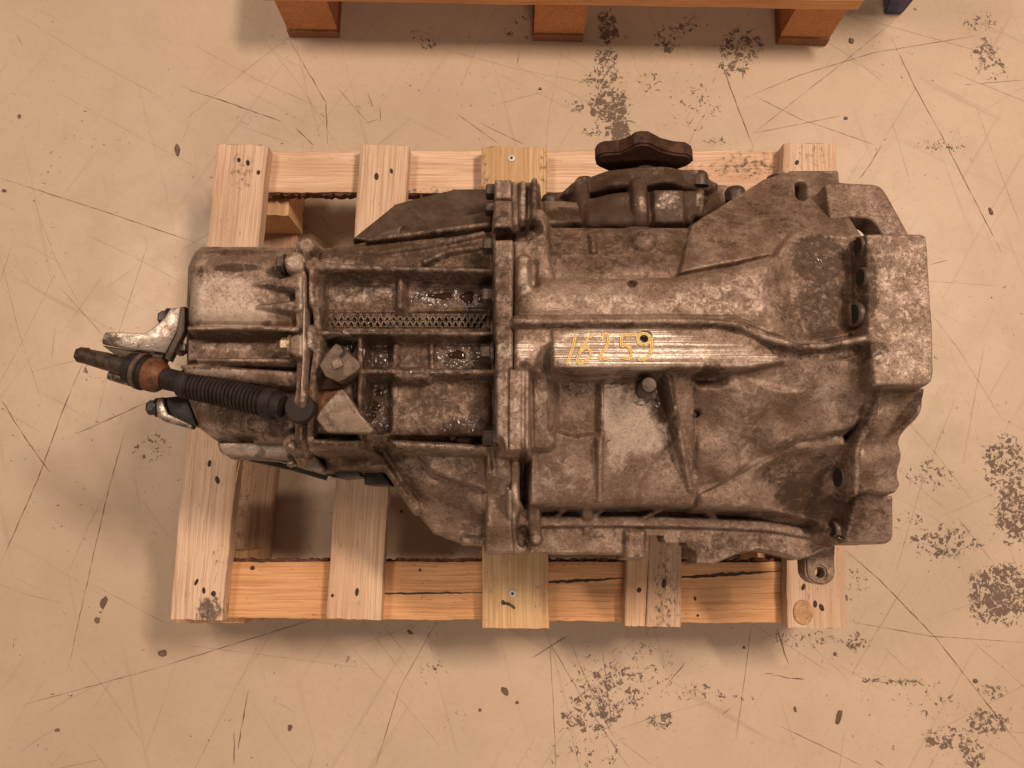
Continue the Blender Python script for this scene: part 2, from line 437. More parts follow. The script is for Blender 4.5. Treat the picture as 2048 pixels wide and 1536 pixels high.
    def paint(s, ch, items):
        for it in items:
            u, v, ru, rv, a = it[:5]; ang = it[5] if len(it) > 5 else 0
            c = s.hit(u, v); q = M_PER_PX(c[2])
            dx, dy = s.X - c[0], s.Y - c[1]
            ca, sa = math.cos(R(ang)), math.sin(R(ang))
            e = ((dx * ca - dy * sa) / (ru * q)) ** 2 + ((dx * sa + dy * ca) / (rv * q)) ** 2
            val = a * np.clip(1.55 - e, 0, 1)
            if ch == 3: s.scr = np.maximum(s.scr, val)
            elif a < 0: s.wear[..., 0] = np.maximum(0, s.wear[..., 0] + val)
            else: s.wear[..., ch] = np.maximum(s.wear[..., ch], val)
    def smooth(s, k=1.0, rough=0.0004, seed=1):
        Z = np.maximum(s.Z, s.base - 0.02)
        Z = blur(Z, k)
        Z = Z + (vnoise(s.X, s.Y, 120, seed) - 0.5) * rough + (vnoise(s.X, s.Y, 45, seed + 9) - 0.5) * rough * 2.5
        s.Z = Z
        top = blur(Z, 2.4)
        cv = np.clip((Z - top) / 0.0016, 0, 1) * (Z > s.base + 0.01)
        s.edge_wear = blur(cv, 0.8)  # pales convex edges: rubbed metal and rim highlights, both put into the colour
    def build(s, name, m, parent):
        keep = (s.Z > s.base) & ~s.void
        cell = keep[:-1, :-1] | keep[1:, :-1] | keep[:-1, 1:] | keep[1:, 1:]
        cell &= ~(s.void[:-1, :-1] | s.void[1:, :-1] | s.void[:-1, 1:] | s.void[1:, 1:])
        nx, ny = s.X.shape
        idx = np.arange(nx * ny).reshape(nx, ny)
        q = np.stack([idx[:-1, :-1], idx[1:, :-1], idx[1:, 1:], idx[:-1, 1:]], -1)[cell]
        used = np.zeros(nx * ny, bool); used[q.ravel()] = True
        rm = np.cumsum(used) - 1
        V = np.stack([s.X, s.Y, np.maximum(s.Z, s.base)], -1).reshape(-1, 3)[used]
        nv = len(V); q = rm[q]
        # walls down along every open edge, so the casting has a real underside
        E = np.concatenate([q[:, [0, 1]], q[:, [1, 2]], q[:, [2, 3]], q[:, [3, 0]]])
        key = np.sort(E, 1); code = key[:, 0].astype(np.int64) * nv + key[:, 1]
        uq, inv, cnt = np.unique(code, return_inverse=True, return_counts=True)
        be = E[cnt[inv] == 1]
        V2 = V.copy(); V2[:, 2] = s.base - 0.012
        bv = np.unique(be); m2 = -np.ones(nv, int); m2[bv] = nv + np.arange(len(bv))
        walls = np.stack([be[:, 1], be[:, 0], m2[be[:, 0]], m2[be[:, 1]]], -1)
        VV = np.concatenate([V, V2[bv]]); FF = np.concatenate([q, walls])
        me = mesh_arrays(name, VV, FF)
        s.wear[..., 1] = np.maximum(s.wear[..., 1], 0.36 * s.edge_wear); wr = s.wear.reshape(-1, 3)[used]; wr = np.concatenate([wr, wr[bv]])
        a = me.attributes.new('wear', 'FLOAT_COLOR', 'POINT')
        a.data.foreach_set('color', np.concatenate([wr, np.ones((len(wr), 1))], 1).astype(np.float32).ravel())
        b = me.attributes.new('scratch', 'FLOAT', 'POINT')
        sv = s.scr.reshape(-1)[used]; b.data.foreach_set('value', np.concatenate([sv, sv[bv]]).astype(np.float32))
        return link(name, me, m, parent)

# ================================================================== the floor
gx = np.concatenate([np.linspace(-3, -1.2, 10)[:-1], np.arange(-1.2, 1.2, 0.0075), np.linspace(1.2, 3, 10)])
gy = np.concatenate([np.linspace(-2.5, -0.7, 10)[:-1], np.arange(-0.7, 1.2, 0.0075), np.linspace(1.2, 3, 10)])
GX, GY = np.meshgrid(gx, gy, indexing='ij')
idx = np.arange(GX.size).reshape(GX.shape)
Q = np.stack([idx[:-1, :-1], idx[1:, :-1], idx[1:, 1:], idx[:-1, 1:]], -1).reshape(-1, 4)
me = mesh_arrays('floor', np.stack([GX, GY, np.zeros_like(GX)], -1).reshape(-1, 3), Q)
worn = np.zeros(GX.shape)
for (u, v, ru, rv, a) in [
    (1215, 55, 22, 45, .95), (1212, 125, 26, 40, .8), (1205, 160, 48, 28, .7), (1218, 212, 46, 40, 1.0), (1240, 262, 22, 32, 1.25),
    (1150, 212, 24, 14, .7), (1195, 262, 42, 14, .75), (1240, 215, 18, 40, 1.0), (1335, 80, 32, 34, .7), (1372, 45, 30, 30, .5), (1480, 95, 52, 48, .72), (1468, 135, 40, 22, .7),
    (1300, 170, 30, 30, .4), (1960, 45, 45, 30, .5), (1972, 108, 30, 34, .75), (1985, 140, 40, 24, .5), (1875, 293, 58, 14, .62), (1440, 285, 40, 12, .55),
    (2010, 930, 46, 60, .8), (2030, 1030, 46, 60, .95), (1890, 1085, 66, 34, .68), (2005, 1185, 62, 60, .95), (1960, 1210, 30, 40, .7),
    (1860, 950, 50, 32, .5), (1820, 1040, 30, 18, .45), (1210, 1390, 80, 55, .62), (1180, 1435, 60, 34, .7), (1320, 1440, 26, 16, .8), (1395, 1377, 24, 12, .6),
    (1235, 1360, 60, 34, .6), (1790, 1365, 66, 7, .95), (1985, 1382, 30, 14, .75), (1975, 1445, 46, 24, .78), (1895, 1475, 46, 24, .7), (1945, 1510, 24, 30, .9),
    (310, 880, 28, 12, .6), (300, 905, 40, 24, .45), (200, 735, 44, 26, .45), (1605, 1278, 70, 16, .58), (1712, 1285, 26, 18, .75), (1700, 1170, 40, 40, .4),
    (850, 75, 40, 30, .45), (1390, 210, 60, 60, .36), (1180, 1500, 80, 40, .34), (690, 1320, 30, 10, .4), (870, 1340, 40, 14, .45), (1260, 1340, 100, 60, .4),
    (500, 240, 40, 14, .4), (1060, 60, 60, 40, .35), (500, 1095, 26, 40, .45), (1420, 1390, 90, 14, .42), (1850, 1400, 60, 40, .36), (910, 1440, 30, 20, .3)]:
    c = W(u, v, 0); q = M_PER_PX(0)
    worn = np.maximum(worn, a * np.clip(1.5 - (((GX - c[0]) / (ru * q)) ** 2 + ((GY - c[1]) / (rv * q)) ** 2), 0, 1))
at = me.attributes.new('worn', 'FLOAT', 'POINT'); at.data.foreach_set('value', worn.ravel().astype(np.float32))
floor = tag(link('floor', me, 'floor'), kind='structure')

def strips(name, lines, m, parent, z):
    V, Fq = [], []
    for pts, w in lines:
        P = [Vector(W(u, v, 0)) for u, v in pts]
        dense = []
        for a, b in zip(P[:-1], P[1:]):
            n = max(2, int((b - a).length / 0.008))
            dense += [a.lerp(b, i / n) for i in range(n)]
        dense.append(P[-1])
        nn = len(dense); base = len(V)
        for i, p in enumerate(dense):
            d = dense[min(i + 1, nn - 1)] - dense[max(i - 1, 0)]
            s = Vector((-d.y, d.x, 0)).normalized()
            e = min(1, 6.0 * min(i, nn - 1 - i) / nn + 0.15)
            ww = w * e * rnd.uniform(0.12, 0.9) * 0.42
            c = p + s * rnd.uniform(-1, 1) * w * 0.22
            V += [(c.x - s.x * ww, c.y - s.y * ww, z), (c.x + s.x * ww, c.y + s.y * ww, z)]
        for i in range(nn - 1):
            k = base + 2 * i
            Fq.append((k, k + 1, k + 3, k + 2))
    return tag(link(name, mesh_arrays(name, V, Fq, False), m, parent), kind='stuff')
dark = [([(0, 356), (200, 420), (390, 485)], .0016), ([(360, 168), (385, 182), (470, 210), (563, 243)], .0026),
        ([(568, 40), (585, 90), (620, 150), (652, 205), (655, 290)], .0022), ([(166, 725), (130, 810), (75, 960), (0, 1130)], .0020),
        ([(3, 800), (50, 875), (100, 945)], .0024), ([(250, 860), (212, 1000), (160, 1230), (135, 1345)], .0017), ([(150, 868), (210, 842), (290, 806)], .0022),
        ([(45, 1410), (300, 1340), (640, 1235)], .0015), ([(1690, 1100), (1760, 1160), (1875, 1280), (2048, 1502)], .0018),
        ([(1442, 125), (1470, 200), (1507, 296)], .0020), ([(1485, 198), (1600, 150), (1750, 105), (1950, 72)], .0013), ([(1505, 268), (1680, 130), (1790, 40)], .0013),
        ([(1780, 70), (1830, 175), (1885, 275), (2003, 505)], .0015), ([(1510, 266), (1600, 248), (1690, 230)], .0012), ([(1505, 190), (1600, 238), (1750, 290)], .0011),
        ([(1762, 292), (1740, 330), (1712, 366)], .0020), ([(872, 1245), (800, 1375), (750, 1536)], .0013), ([(1100, 1290), (1106, 1400), (1112, 1536)], .0012),
        ([(1098, 1282), (1170, 1405), (1258, 1536)], .0016), ([(1135, 1268), (1160, 1330), (1195, 1410), (1230, 1480)], .0015), ([(1205, 1300), (1225, 1460)], .0013),
        ([(1553, 1258), (1577, 1330)], .0036), ([(1545, 1350), (1570, 1354), (1608, 1359)], .0036), ([(1528, 1347), (1548, 1348)], .0026), ([(1371, 1324), (1350, 1350), (1332, 1374)], .0022),
        ([(1700, 1243), (1860, 1272), (2048, 1285)], .0012), ([(1502, 1255), (1490, 1350), (1472, 1480)], .0010), ([(498, 1378), (482, 1460), (476, 1500)], .0024),
        ([(469, 1460), (468, 1530)], .0026), ([(1064, 1316), (1135, 1272)], .0016), ([(1560, 1452), (1640, 1490), (1720, 1530)], .0014), ([(1915, 1035), (1990, 1130)], .0010),
        ([(670, 170), (740, 250)], .0010), ([(735, 186), (748, 216)], .0020), ([(760, 215), (762, 244)], .0028), ([(728, 247), (758, 238)], .0018), ([(590, 255), (628, 292)], .0018),
        ([(1040, 100), (1034, 130)], .0022), ([(910, 225), (1000, 290)], .0010), ([(965, 248), (1050, 290)], .0012), ([(470, 495), (480, 500)], .002),
        ([(1860, 530), (1895, 520)], .0018), ([(120, 575), (215, 680)], .0009), ([(1925, 170), (2048, 160)], .0008), ([(690, 930), (660, 1120)], .0018), ([(600, 1020), (680, 1028)], .0008),
        ([(560, 415), (700, 520)], .0010), ([(640, 430), (660, 460)], .0010), ([(1520, 50), (1490, 70)], .001)]
r2 = random.Random(3)
for _ in range(26):
    u, v = r2.uniform(0, 2048), r2.uniform(0, 1536); a = r2.uniform(0, 6.28); L = r2.uniform(5, 26)
    dark.append(([(u, v), (u + L * math.cos(a) * .5, v + L * math.sin(a) * .5 + r2.uniform(-2, 2)), (u + L * math.cos(a), v + L * math.sin(a))], r2.uniform(.0010, .0022)))
strips('floor_scratches', dark, 'scratch', floor, 0.0005)
faint = []
for _ in range(120):
    u, v = r2.uniform(-40, 2088), r2.uniform(-40, 1576); a = r2.choice([-0.45, 0.35, 1.15, 1.9, 0.7]) + r2.uniform(-.25, .25); L = r2.uniform(60, 420)
    b = a + r2.uniform(-.12, .12)
    m_ = (u + L * .5 * math.cos(a), v + L * .5 * math.sin(a))
    faint.append(([(u, v), m_, (m_[0] + L * .5 * math.cos(b), m_[1] + L * .5 * math.sin(b))], r2.uniform(.0005, .0010)))
strips('floor_scuffs', faint, 'faint', floor, 0.00025)

# ================================================================== pallets
def wood_board(name, quad, z1, thick, tint, parent, seed, stain=(), wane=0.0004, ny=70, split=None, endn=0.0004, chamfer=0.0012):
    """quad: world XY corners (end A left, end A right, end B right, end B left); length runs A -> B"""
    rs = np.random.RandomState(seed)
    A0, A1, B1, B0 = [np.array(q[:2], float) for q in quad]
    L = np.linalg.norm((B0 + B1 - A0 - A1) / 2); wd = np.linalg.norm(A1 - A0)
    K = 15
    sec = [(0, -thick, 0)] + [(0, -chamfer - (thick - chamfer) * f, 0) for f in (0.6, 0.0)] + [(t, 0, 1) for t in np.linspace(chamfer / wd, 1 - chamfer / wd, K)] + \
          [(1, -chamfer - (thick - chamfer) * f, 0) for f in (0.0, 0.6)] + [(1, -thick, 0)]
    nsec = len(sec)
    wl = np.interp(np.arange(ny), np.linspace(0, ny - 1, 16), rs.randn(16)) * wane + rs.randn(ny) * wane * 0.35
    wr_ = np.interp(np.arange(ny), np.linspace(0, ny - 1, 16), rs.randn(16)) * wane + rs.randn(ny) * wane * 0.35
    prof = np.interp(np.linspace(0, 1, K), np.linspace(0, 1, 6), rs.randn(6)) * 0.0005
    endA = rs.randn(nsec) * endn; endB = rs.randn(nsec) * endn
    V, wc, sn = [], [], []
    for j in range(ny):
        t = j / (ny - 1)
        a = A0 + (B0 - A0) * t; b = A1 + (B1 - A1) * t
        for i, (s_, dz, topf) in enumerate(sec):
            p = a + (b - a) * s_
            off = wl[j] * (1 - s_) - wr_[j] * s_
            p = p + (b - a) / wd * off
            if j == 0: p = p + (A0 - B0) / L * endA[i]
            if j == ny - 1: p = p - (A0 - B0) / L * endB[i]
            z = z1 + dz + (prof[i - 3] if topf else 0)
            V.append((p[0], p[1], z)); wc.append((s_ * wd + seed * 1.37, t * L + seed * 0.71, dz + seed * .3))
            sv = 0.0
            for (ss, tt, rs_, rt_, aa) in stain:
                sv = max(sv, aa * max(0, 1.3 - ((s_ - ss) / rs_) ** 2 - ((t - tt) / rt_) ** 2))
            sn.append(min(1, sv))
    bm = bmesh.new(); vs = [bm.verts.new(p) for p in V]
    for j in range(ny - 1):
        for i in range(nsec):
            k = (i + 1) % nsec
            bm.faces.new((vs[j * nsec + i], vs[j * nsec + k], vs[(j + 1) * nsec + k], vs[(j + 1) * nsec + i]))
    bm.faces.new(vs[:nsec]); bm.faces.new(vs[-nsec:][::-1])
    bmesh.ops.recalc_face_normals(bm, faces=bm.faces)
    me = bpy.data.meshes.new(name); bm.to_mesh(me); bm.free()
    a = me.attributes.new('wc', 'FLOAT_VECTOR', 'POINT'); a.data.foreach_set('vector', np.array(wc, np.float32).ravel())
    a = me.attributes.new('stain', 'FLOAT', 'POINT'); a.data.foreach_set('value', np.array(sn, np.float32))
    for p in me.polygons: p.use_smooth = True
    me.set_sharp_from_angle(angle=R(40))
    o = link(name, me, 'wood', parent); o.color = (*tint, 1)
    return o
def px_board(name, q, z1, thick, tint, parent, seed, **kw):
    return wood_board(name, [W(u, v, z1) for u, v in q], z1, thick, tint, parent, seed, **kw)
def rect(x0, x1, y0, y1, along='y'):
    if along == 'y': return [(x0, y0), (x1, y0), (x1, y1), (x0, y1)]
    return [(x0, y1), (x0, y0), (x1, y0), (x1, y1)]

pal = tag(empty('pallet', (0, 0.17, 0)), 'small pale wooden pallet carrying the dirty gearbox', 'pallet')
ZD = 0.144
pale, warm_, grey = (0.62, 0.44, 0.29), (0.66, 0.40, 0.20), (0.56, 0.40, 0.28)
px_board('deck_board', [(338, 1238), (443, 1241), (536, 291), (434, 288)], ZD, .022, (0.58, 0.435, 0.32), pal, 11, stain=[(.75, .02, .35, .04, .8), (.8, .12, .2, .06, .4), (.55, .93, .4, .07, .45)], wane=.0006)
px_board('deck_board', [(652, 1236), (760, 1241), (817, 291), (721, 289)], ZD, .022, (0.60, 0.445, 0.32), pal, 12, stain=[(.5, .02, .6, .03, .3)])
px_board('deck_board', [(965, 1256), (1097, 1257), (1093, 294), (962, 294)], ZD + .001, .023, (0.55, 0.385, 0.215), pal, 13, stain=[(.9, .05, .3, .1, .35), (.05, .92, .12, .12, .5), (.95, .95, .1, .1, .5), (.45, .9, .06, .12, .4)])
px_board('deck_board', [(1248, 1252), (1291.5, 1253), (1330, 296), (1290, 296)], ZD, .022, (0.60, 0.42, 0.28), pal, 14)
px_board('deck_board', [(1292.5, 1253), (1362, 1254), (1376, 297), (1331, 296)], ZD, .022, (0.52, 0.38, 0.27), pal, 15, stain=[(.5, .05, .6, .2, .50)])
px_board('deck_board', [(1576, 1255), (1693, 1257), (1674, 287), (1566, 287)], ZD, .022, (0.55, 0.415, 0.305), pal, 16, stain=[(.3, .06, .5, .06, .35), (.5, .97, .7, .05, .4)], wane=.0006)
zs = ZD - .0225
X0 = W(380, 1240, zs)[0]; X1 = W(1650, 1250, zs)[0]
px_board('cross_board', [(438, 303), (438, 384), (1640, 384), (1640, 299)], zs, .022, (0.66, 0.49, 0.355), pal, 21, stain=[(.4, .88, .5, .12, .52), (.95, .35, .1, .2, .5)], ny=110, wane=.0007)
px_board('cross_board', [(352, 1124), (352, 1236), (1680, 1249), (1680, 1124)], zs, .022, (0.57, 0.325, 0.16), pal, 22, stain=[(.05, .5, .06, .3, .5), (.6, .35, .3, .1, .25)], ny=110, wane=.0006)
yb, yt = W(1000, 1180, zs)[1], W(1000, 345, zs)[1]
px_board('cross_board', [(430, 700), (430, 800), (1650, 800), (1650, 700)], zs, .022, (0.6, 0.4, 0.24), pal, 23, ny=60)
# crack of the front cross board
for i, (a, b) in enumerate((((770, 1187), (964, 1185)), ((1098, 1165), (1248, 1157)), ((1362, 1155), (1576, 1141)))):
    bm = bmesh.new()
    pa, pb = Vector(W(*a, zs + .0011)), Vector(W(*b, zs + .0011)); n = 26
    rows = []
    for k in range(n + 1):
        p = pa.lerp(pb, k / n); w = (.0004 + .0012 * math.sin(math.pi * min(1, k / n + .12)) * (.55 + .45 * i)) * rnd.uniform(.7, 1.2); p = p + Vector((0, rnd.uniform(-.0006, .0006), 0))
        rows.append((bm.verts.new(p + Vector((0, w, 0))), bm.verts.new(p - Vector((0, w, 0))), ))
    for k in range(n): bm.faces.new((rows[k][0], rows[k][1], rows[k + 1][1], rows[k + 1][0]))
    bm_obj('crack', bm, 'nail', pal, smooth=False)
# blocks and runners
def block(x, y, wx, wy, z0, z1, tint, parent, seed):
    return wood_board('block', rect(x - wx / 2, x + wx / 2, y - wy / 2, y + wy / 2), z1, z1 - z0, tint, parent, seed, ny=10, endn=.0005)
xl = W(570, 450, .02)[0]; xl2 = W(495, 1080, .02)[0]
xr, xm = W(1620, 1250, .12)[0] - .01, W(1030, 1250, .12)[0]
rows_y = (yb + .002, (yb + yt) / 2, yt - .006)
for k, yy in enumerate(rows_y):
    xleft = xl2 + (xl - xl2) * k / 2 - .018
    for j, xx in enumerate((xleft, xm, xr)):
        block(xx, yy, .088, .088, .0222, zs - .0225, (0.62, 0.42, 0.25), pal, 30 + k * 3 + j)
for j, (xa, xb) in enumerate(((xl2 - .018, xl - .018), (xm, xm), (xr, xr))):
    wood_board('runner', [(xa - .042, rows_y[0] - .05), (xa + .042, rows_y[0] - .05), (xb + .042, rows_y[2] + .05), (xb - .042, rows_y[2] + .05)], .022, .0215, (0.50, 0.36, 0.25), pal, 40 + j, stain=[(.2, .2, .7, .3, .5)])
# nails, screws
def nail(u, v, r=.0030, z=ZD):
    bm = bmesh.new(); p = W(u, v, z)
    lathe(bm, (p[0], p[1], z - .004), (0, 0, 1), [(0, r * .7), (.0042, r), (.0049, r * .93), (.0050, r * .3)], 14)
    sx, sy = rnd.uniform(.6, 1.0), rnd.uniform(.9, 1.7); an = rnd.uniform(-.5, .5)
    for w_ in bm.verts:
        x, y = (w_.co.x - p[0]) * sx, (w_.co.y - p[1]) * sy
        w_.co.x = p[0] + x * math.cos(an) - y * math.sin(an); w_.co.y = p[1] + x * math.sin(an) + y * math.cos(an)
    return bm_obj('nail', bm, 'nail', pal)
for u, v in [(478, 320), (496, 326), (517, 345), (753, 353), (783, 342), (419, 927), (435, 960), (393, 1164), (408, 1181), (427, 1187), (665, 1191), (714, 1184), (1068, 1186), (1007, 1203),
             (1594, 325), (1607, 1174), (1630, 1208), (1643, 1215), (1278, 1180), (1328, 1168)]:
    nail(u, v, rnd.uniform(.0022, .0036))
for u, v in [(1395, 1232), (840, 1140), (505, 1136), (1390, 1197)]: nail(u, v, rnd.uniform(.0016, .0032), zs)
for u, v in [(1023, 317), (1025, 1187)]:
    p = W(u, v, ZD + .001); bm = bmesh.new()
    lathe(bm, (p[0], p[1], ZD - .003), (0, 0, 1), [(0, .003), (.0045, .0049), (.0056, .0047), (.0058, .0026)], 24)
    o = bm_obj('screw', bm, 'zinc', pal)
    bm = bmesh.new(); lathe(bm, (p[0], p[1], ZD + .0026), (0, 0, 1), [(0, .0018), (.0004, .0018)], 6)
    bm_obj('drive_recess', bm, 'hole', o)
bm = bmesh.new()
tube(bm, [W(1008, 1206, ZD + .0025), W(1018, 1208, ZD + .004), W(1026, 1213, ZD + .003), W(1029, 1217, ZD + .002)], .0013, 8)
lathe(bm, W(1007, 1205, ZD + .0012), (0.4, 0.2, 1), [(0, .003), (.001, .003)], 12)
bm_obj('bent_nail', bm, 'darksteel', pal)
# knot on the right deck board
bm = bmesh.new(); p = W(1606, 1225, ZD)
lathe(bm, (p[0], p[1], ZD - .004), (0, 0, 1), [(0, .013), (.0044, .0125), (.0052, .0118), (.0054, .0075), (.0052, .0072), (.0055, .0068), (.0053, .0012)], 22)
for v_ in bm.verts: v_.co.x = p[0] + (v_.co.x - p[0]) * .95; v_.co.y = p[1] + (v_.co.y - p[1]) * 1.15
kn = bm_obj('knot', bm, mat_simple('wood_knot', (0.52, 0.30, 0.155), (0.40, 0.215, 0.105), 160, 0.6, 0, 0.3, (0.33, 0.165, 0.08)), pal)
# splinters along the left deck board
bm = bmesh.new()
for (u, v, du, dv) in [(470, 925, 14, -50), (472, 960, 9, -44), (468, 985, 8, -46)]:
    tube(bm, [W(u, v, ZD - .004), W(u + du * .5, v + dv * .5, ZD - .002), W(u + du, v + dv, ZD - .001)], [.0009, .0007, .0002], 6)
o = bm_obj('splinter', bm, 'wood', pal); o.color = (.72, .5, .3, 1)
# ragged bark on the inner edges of the cross boards
MAT['bark'] = mat_simple('bark_edge', (0.16, 0.06, 0.03), (0.08, 0.035, 0.02), 150, 0.8, 0, 0.9)
def bark(u0, u1, v, sgn, seed):
    rs = random.Random(seed); bm = bmesh.new(); n = int((u1 - u0) / 6); prev = None
    for k in range(n + 1):
        u = u0 + (u1 - u0) * k / n
        p = Vector(W(u, v, zs - .003)); e = rs.uniform(.001, .0052)
        ring = [bm.verts.new(p + Vector((0, -sgn * .004, .001))), bm.verts.new(p + Vector((0, sgn * e, rs.uniform(-.003, 0)))), bm.verts.new(p + Vector((0, sgn * e * .8, -.017))), bm.verts.new(p + Vector((0, -sgn * .004, -.017)))]
        if prev:
            for i in range(4): bm.faces.new((prev[i], prev[(i + 1) % 4], ring[(i + 1) % 4], ring[i]))
        else: bm.faces.new(ring)
        prev = ring
    bm.faces.new(prev[::-1]); bm_obj('bark_edge', bm, 'bark', pal, smooth=False)
bark(538, 962, 384, -1, 1); bark(450, 655, 1123, 1, 2); bark(765, 964, 1123, 1, 3); bark(1098, 1570, 1123, 1, 4)

# background pallet
P0, P1 = Vector(W(630, 75, 0)), Vector(W(1602, 90, 0))
ex = (P1 - P0).normalized(); ey = Vector((-ex.y, ex.x, 0))
bp = tag(empty('pallet', tuple(P0)), 'orange brown wooden pallet at the back wall side, only its front edge showing', 'pallet')
bp['label'] = 'empty orange brown wooden pallet standing behind, only its front edge in view'
Lb = (P1 - P0).length
def loc(a, b): return tuple(P0 + ex * a + ey * b)[:2]
orange = (0.46, 0.21, 0.085)
for k in range(3):
    c = Lb * k / 2
    for r_, yy in enumerate((0.0, .25, .5)):
        wood_board('block', [loc(c - .037, yy + .002), loc(c + .037, yy + .002), loc(c + .037, yy + .09), loc(c - .037, yy + .09)], .0955, .077, orange, bp, 50 + k * 3 + r_, ny=12, endn=.0003)
    wood_board('runner', [loc(c - .038, -.001), loc(c + .038, -.001), loc(c + .038, .6), loc(c - .038, .6)], .018, .0176, (0.24, 0.115, 0.06), bp, 60 + k)
for k, yy in enumerate((.0, .125, .25, .375, .5)):
    wood_board('deck_board', [loc(-.05, yy + .096), loc(-.05, yy - .004), loc(Lb + .046, yy - .004), loc(Lb + .046, yy + .096)], .118, .022, (0.62, 0.33, 0.15), bp, 70 + k, ny=60)

# blue steel leg behind
bl = empty('rack_leg', W(1785, 28, 0)); tag(bl, 'dark blue painted steel leg standing on the floor beside the back pallet', 'rack leg')
bx, by = W(1785, 29, 0)[:2]
bm = bmesh.new()
w0 = .0135
def ring(z, a, b, c_, d): return [bm.verts.new((bx + a, by + c_, z)), bm.verts.new((bx + b, by + c_, z)), bm.verts.new((bx + b, by + d, z)), bm.verts.new((bx + a, by + d, z))]
rg = [ring(0.0005, -w0, w0, 0, .05), ring(.004, -w0 - .001, w0 + .001, -.001, .052), ring(.22, -w0 - .052, w0 + .004, -.001, .06)]
for A, B in zip(rg[:-1], rg[1:]):
    for k in range(4): bm.faces.new((A[k], A[(k + 1) % 4], B[(k + 1) % 4], B[k]))
bm.faces.new(rg[0][::-1]); bm.faces.new(rg[-1])
bmesh.ops.bevel(bm, geom=list(bm.edges), offset=.002, segments=2, affect='EDGES', clamp_overlap=True)
bm_obj('post', bm, 'blue', bl)
for k in range(4):
    z = .08 + k * .035; bm = bmesh.new()
    lathe(bm, (bx - .01 - .23 * z * .5, by - .001, z), (0, -1, 0), [(-.001, .004), (.0012, .004)], 12)
    bm_obj('rivet', bm, 'darksteel', bl)

# ================================================================== the gearbox
gb = tag(empty('gearbox', (0.02, 0.17, ZD)), 'dirty oily cast aluminium car gearbox lying on the pallet, number 16259 written on it', 'gearbox')

# ---- bell housing and final-drive case
Mh = HF(-0.03, 0.40, -0.12, 0.44, 0.275)
P = Mh.poly; S = Mh.stroke; D = Mh.disc
P([(1030, 470), (1098, 440), (1380, 445), (1500, 380), (1576, 348), (1676, 346), (1705, 445), (1735, 475), (1735, 1000), (1672, 1060), (1600, 1045), (1400, 1015), (1060, 1010)], .335, .02)
# upper valley
P([(1030, 462, .405), (1098, 449, .402), (1380, 450, .400), (1400, 560, .437), (1030, 570, .437)], None, .012, 5, .008, crown=.004)
# top ridge
P([(1030, 553, .452), (1130, 555, .452), (1359, 549, .452), (1470, 528, .450), (1560, 506, .446), (1600, 580, .450), (1610, 690, .452), (1530, 672, .456), (1474, 645, .458), (1030, 638, .458)], None, .008, 5, .004, crown=.004, cl=.02)
# flank running out to the bell
P([(1360, 546, .445), (1374, 480, .421), (1384, 447, .405), (1528, 357, .366), (1580, 341, .362), (1676, 344, .362), (1702, 440, .403), (1728, 472, .420), (1560, 505, .433)], None, .003, 10, .003)

# dirty hollow under the flange
P([(1556, 503, .447), (1590, 455, .432), (1718, 470, .440), (1742, 665, .448), (1600, 690, .452), (1560, 600, .448)], None, .010, 5, .006, idw=True)
P([(1588, 500, .436), (1640, 480, .434), (1712, 490, .436), (1720, 650, .438), (1610, 668, .442), (1580, 600, .440)], None, cut=True, slope=.5)
P([(1030, 640, .452), (1320, 640, .452), (1474, 645, .452), (1600, 690, .450), (1744, 690, .449), (1744, 705, .448), (1565, 735, .451), (1106, 740, .452), (1030, 735, .450)], None, .004, 9)
# pocket floor and right hand shoulder
P([(1060, 738, .412), (1440, 738, .412), (1600, 873, .385), (1400, 985, .365), (1390, 1010, .362), (1060, 1010, .362)], None, .010, 7, .003)
P([(1386, 737, .430), (1440, 737, .437), (1565, 728, .447), (1620, 705, .449), (1745, 697, .450), (1745, 776, .446), (1712, 850, .425), (1686, 862, .418), (1600, 875, .405), (1500, 930, .384), (1395, 988, .366), (1388, 860, .396)], None, .006, 7, .006, idw=True)
P([(1390, 739, .420), (1432, 739, .420), (1434, 764, .424), (1394, 764, .416)], None, cut=True, slope=1.2)
S([(1437, 752, .433), (1520, 762, .436), (1600, 780, .434)], .004, cut=True, slope=.6)
# ribs
S([(1202, 737, .436), (1201, 870, .402), (1200, 1000, .366)], .0052, .002, 12, .003)
P([(1330, 737, .440), (1385, 737, .432), (1391, 860, .398), (1386, 985, .366), (1379, 985, .366)], None, .003, 14, .0015)
S([(1335, 738, .444), (1382, 980, .370)], .0050, .002, 14, .002)
P([(1064, 738, .428), (1108, 738, .428), (1110, 888, .402), (1098, 898, .398), (1064, 898, .398)], None, .004, 10, .002)
P([(1118, 742, .404), (1190, 742, .404), (1190, 862, .380), (1150, 868, .380), (1120, 860, .380)], None, cut=True, slope=2.0)
# lower right shoulder
P([(1400, 989, .366), (1554, 906, .386), (1600, 878, .396), (1686, 864, .405), (1712, 898, .405), (1714, 985, .376), (1688, 1080, .338), (1650, 1044, .344), (1554, 1021, .352), (1400, 1014, .358)], None, .006, 8, .003, idw=True)
P([(1560, 912, .380), (1672, 916, .384), (1678, 1000, .350), (1672, 1062, .325), (1640, 1042, .330), (1565, 1014, .345), (1520, 960, .360)], None, cut=True, slope=1.0)
S([(1398, 985, .367), (1554, 903, .389), (1600, 876, .401), (1660, 864, .411)], .004, .002, 5, .003)
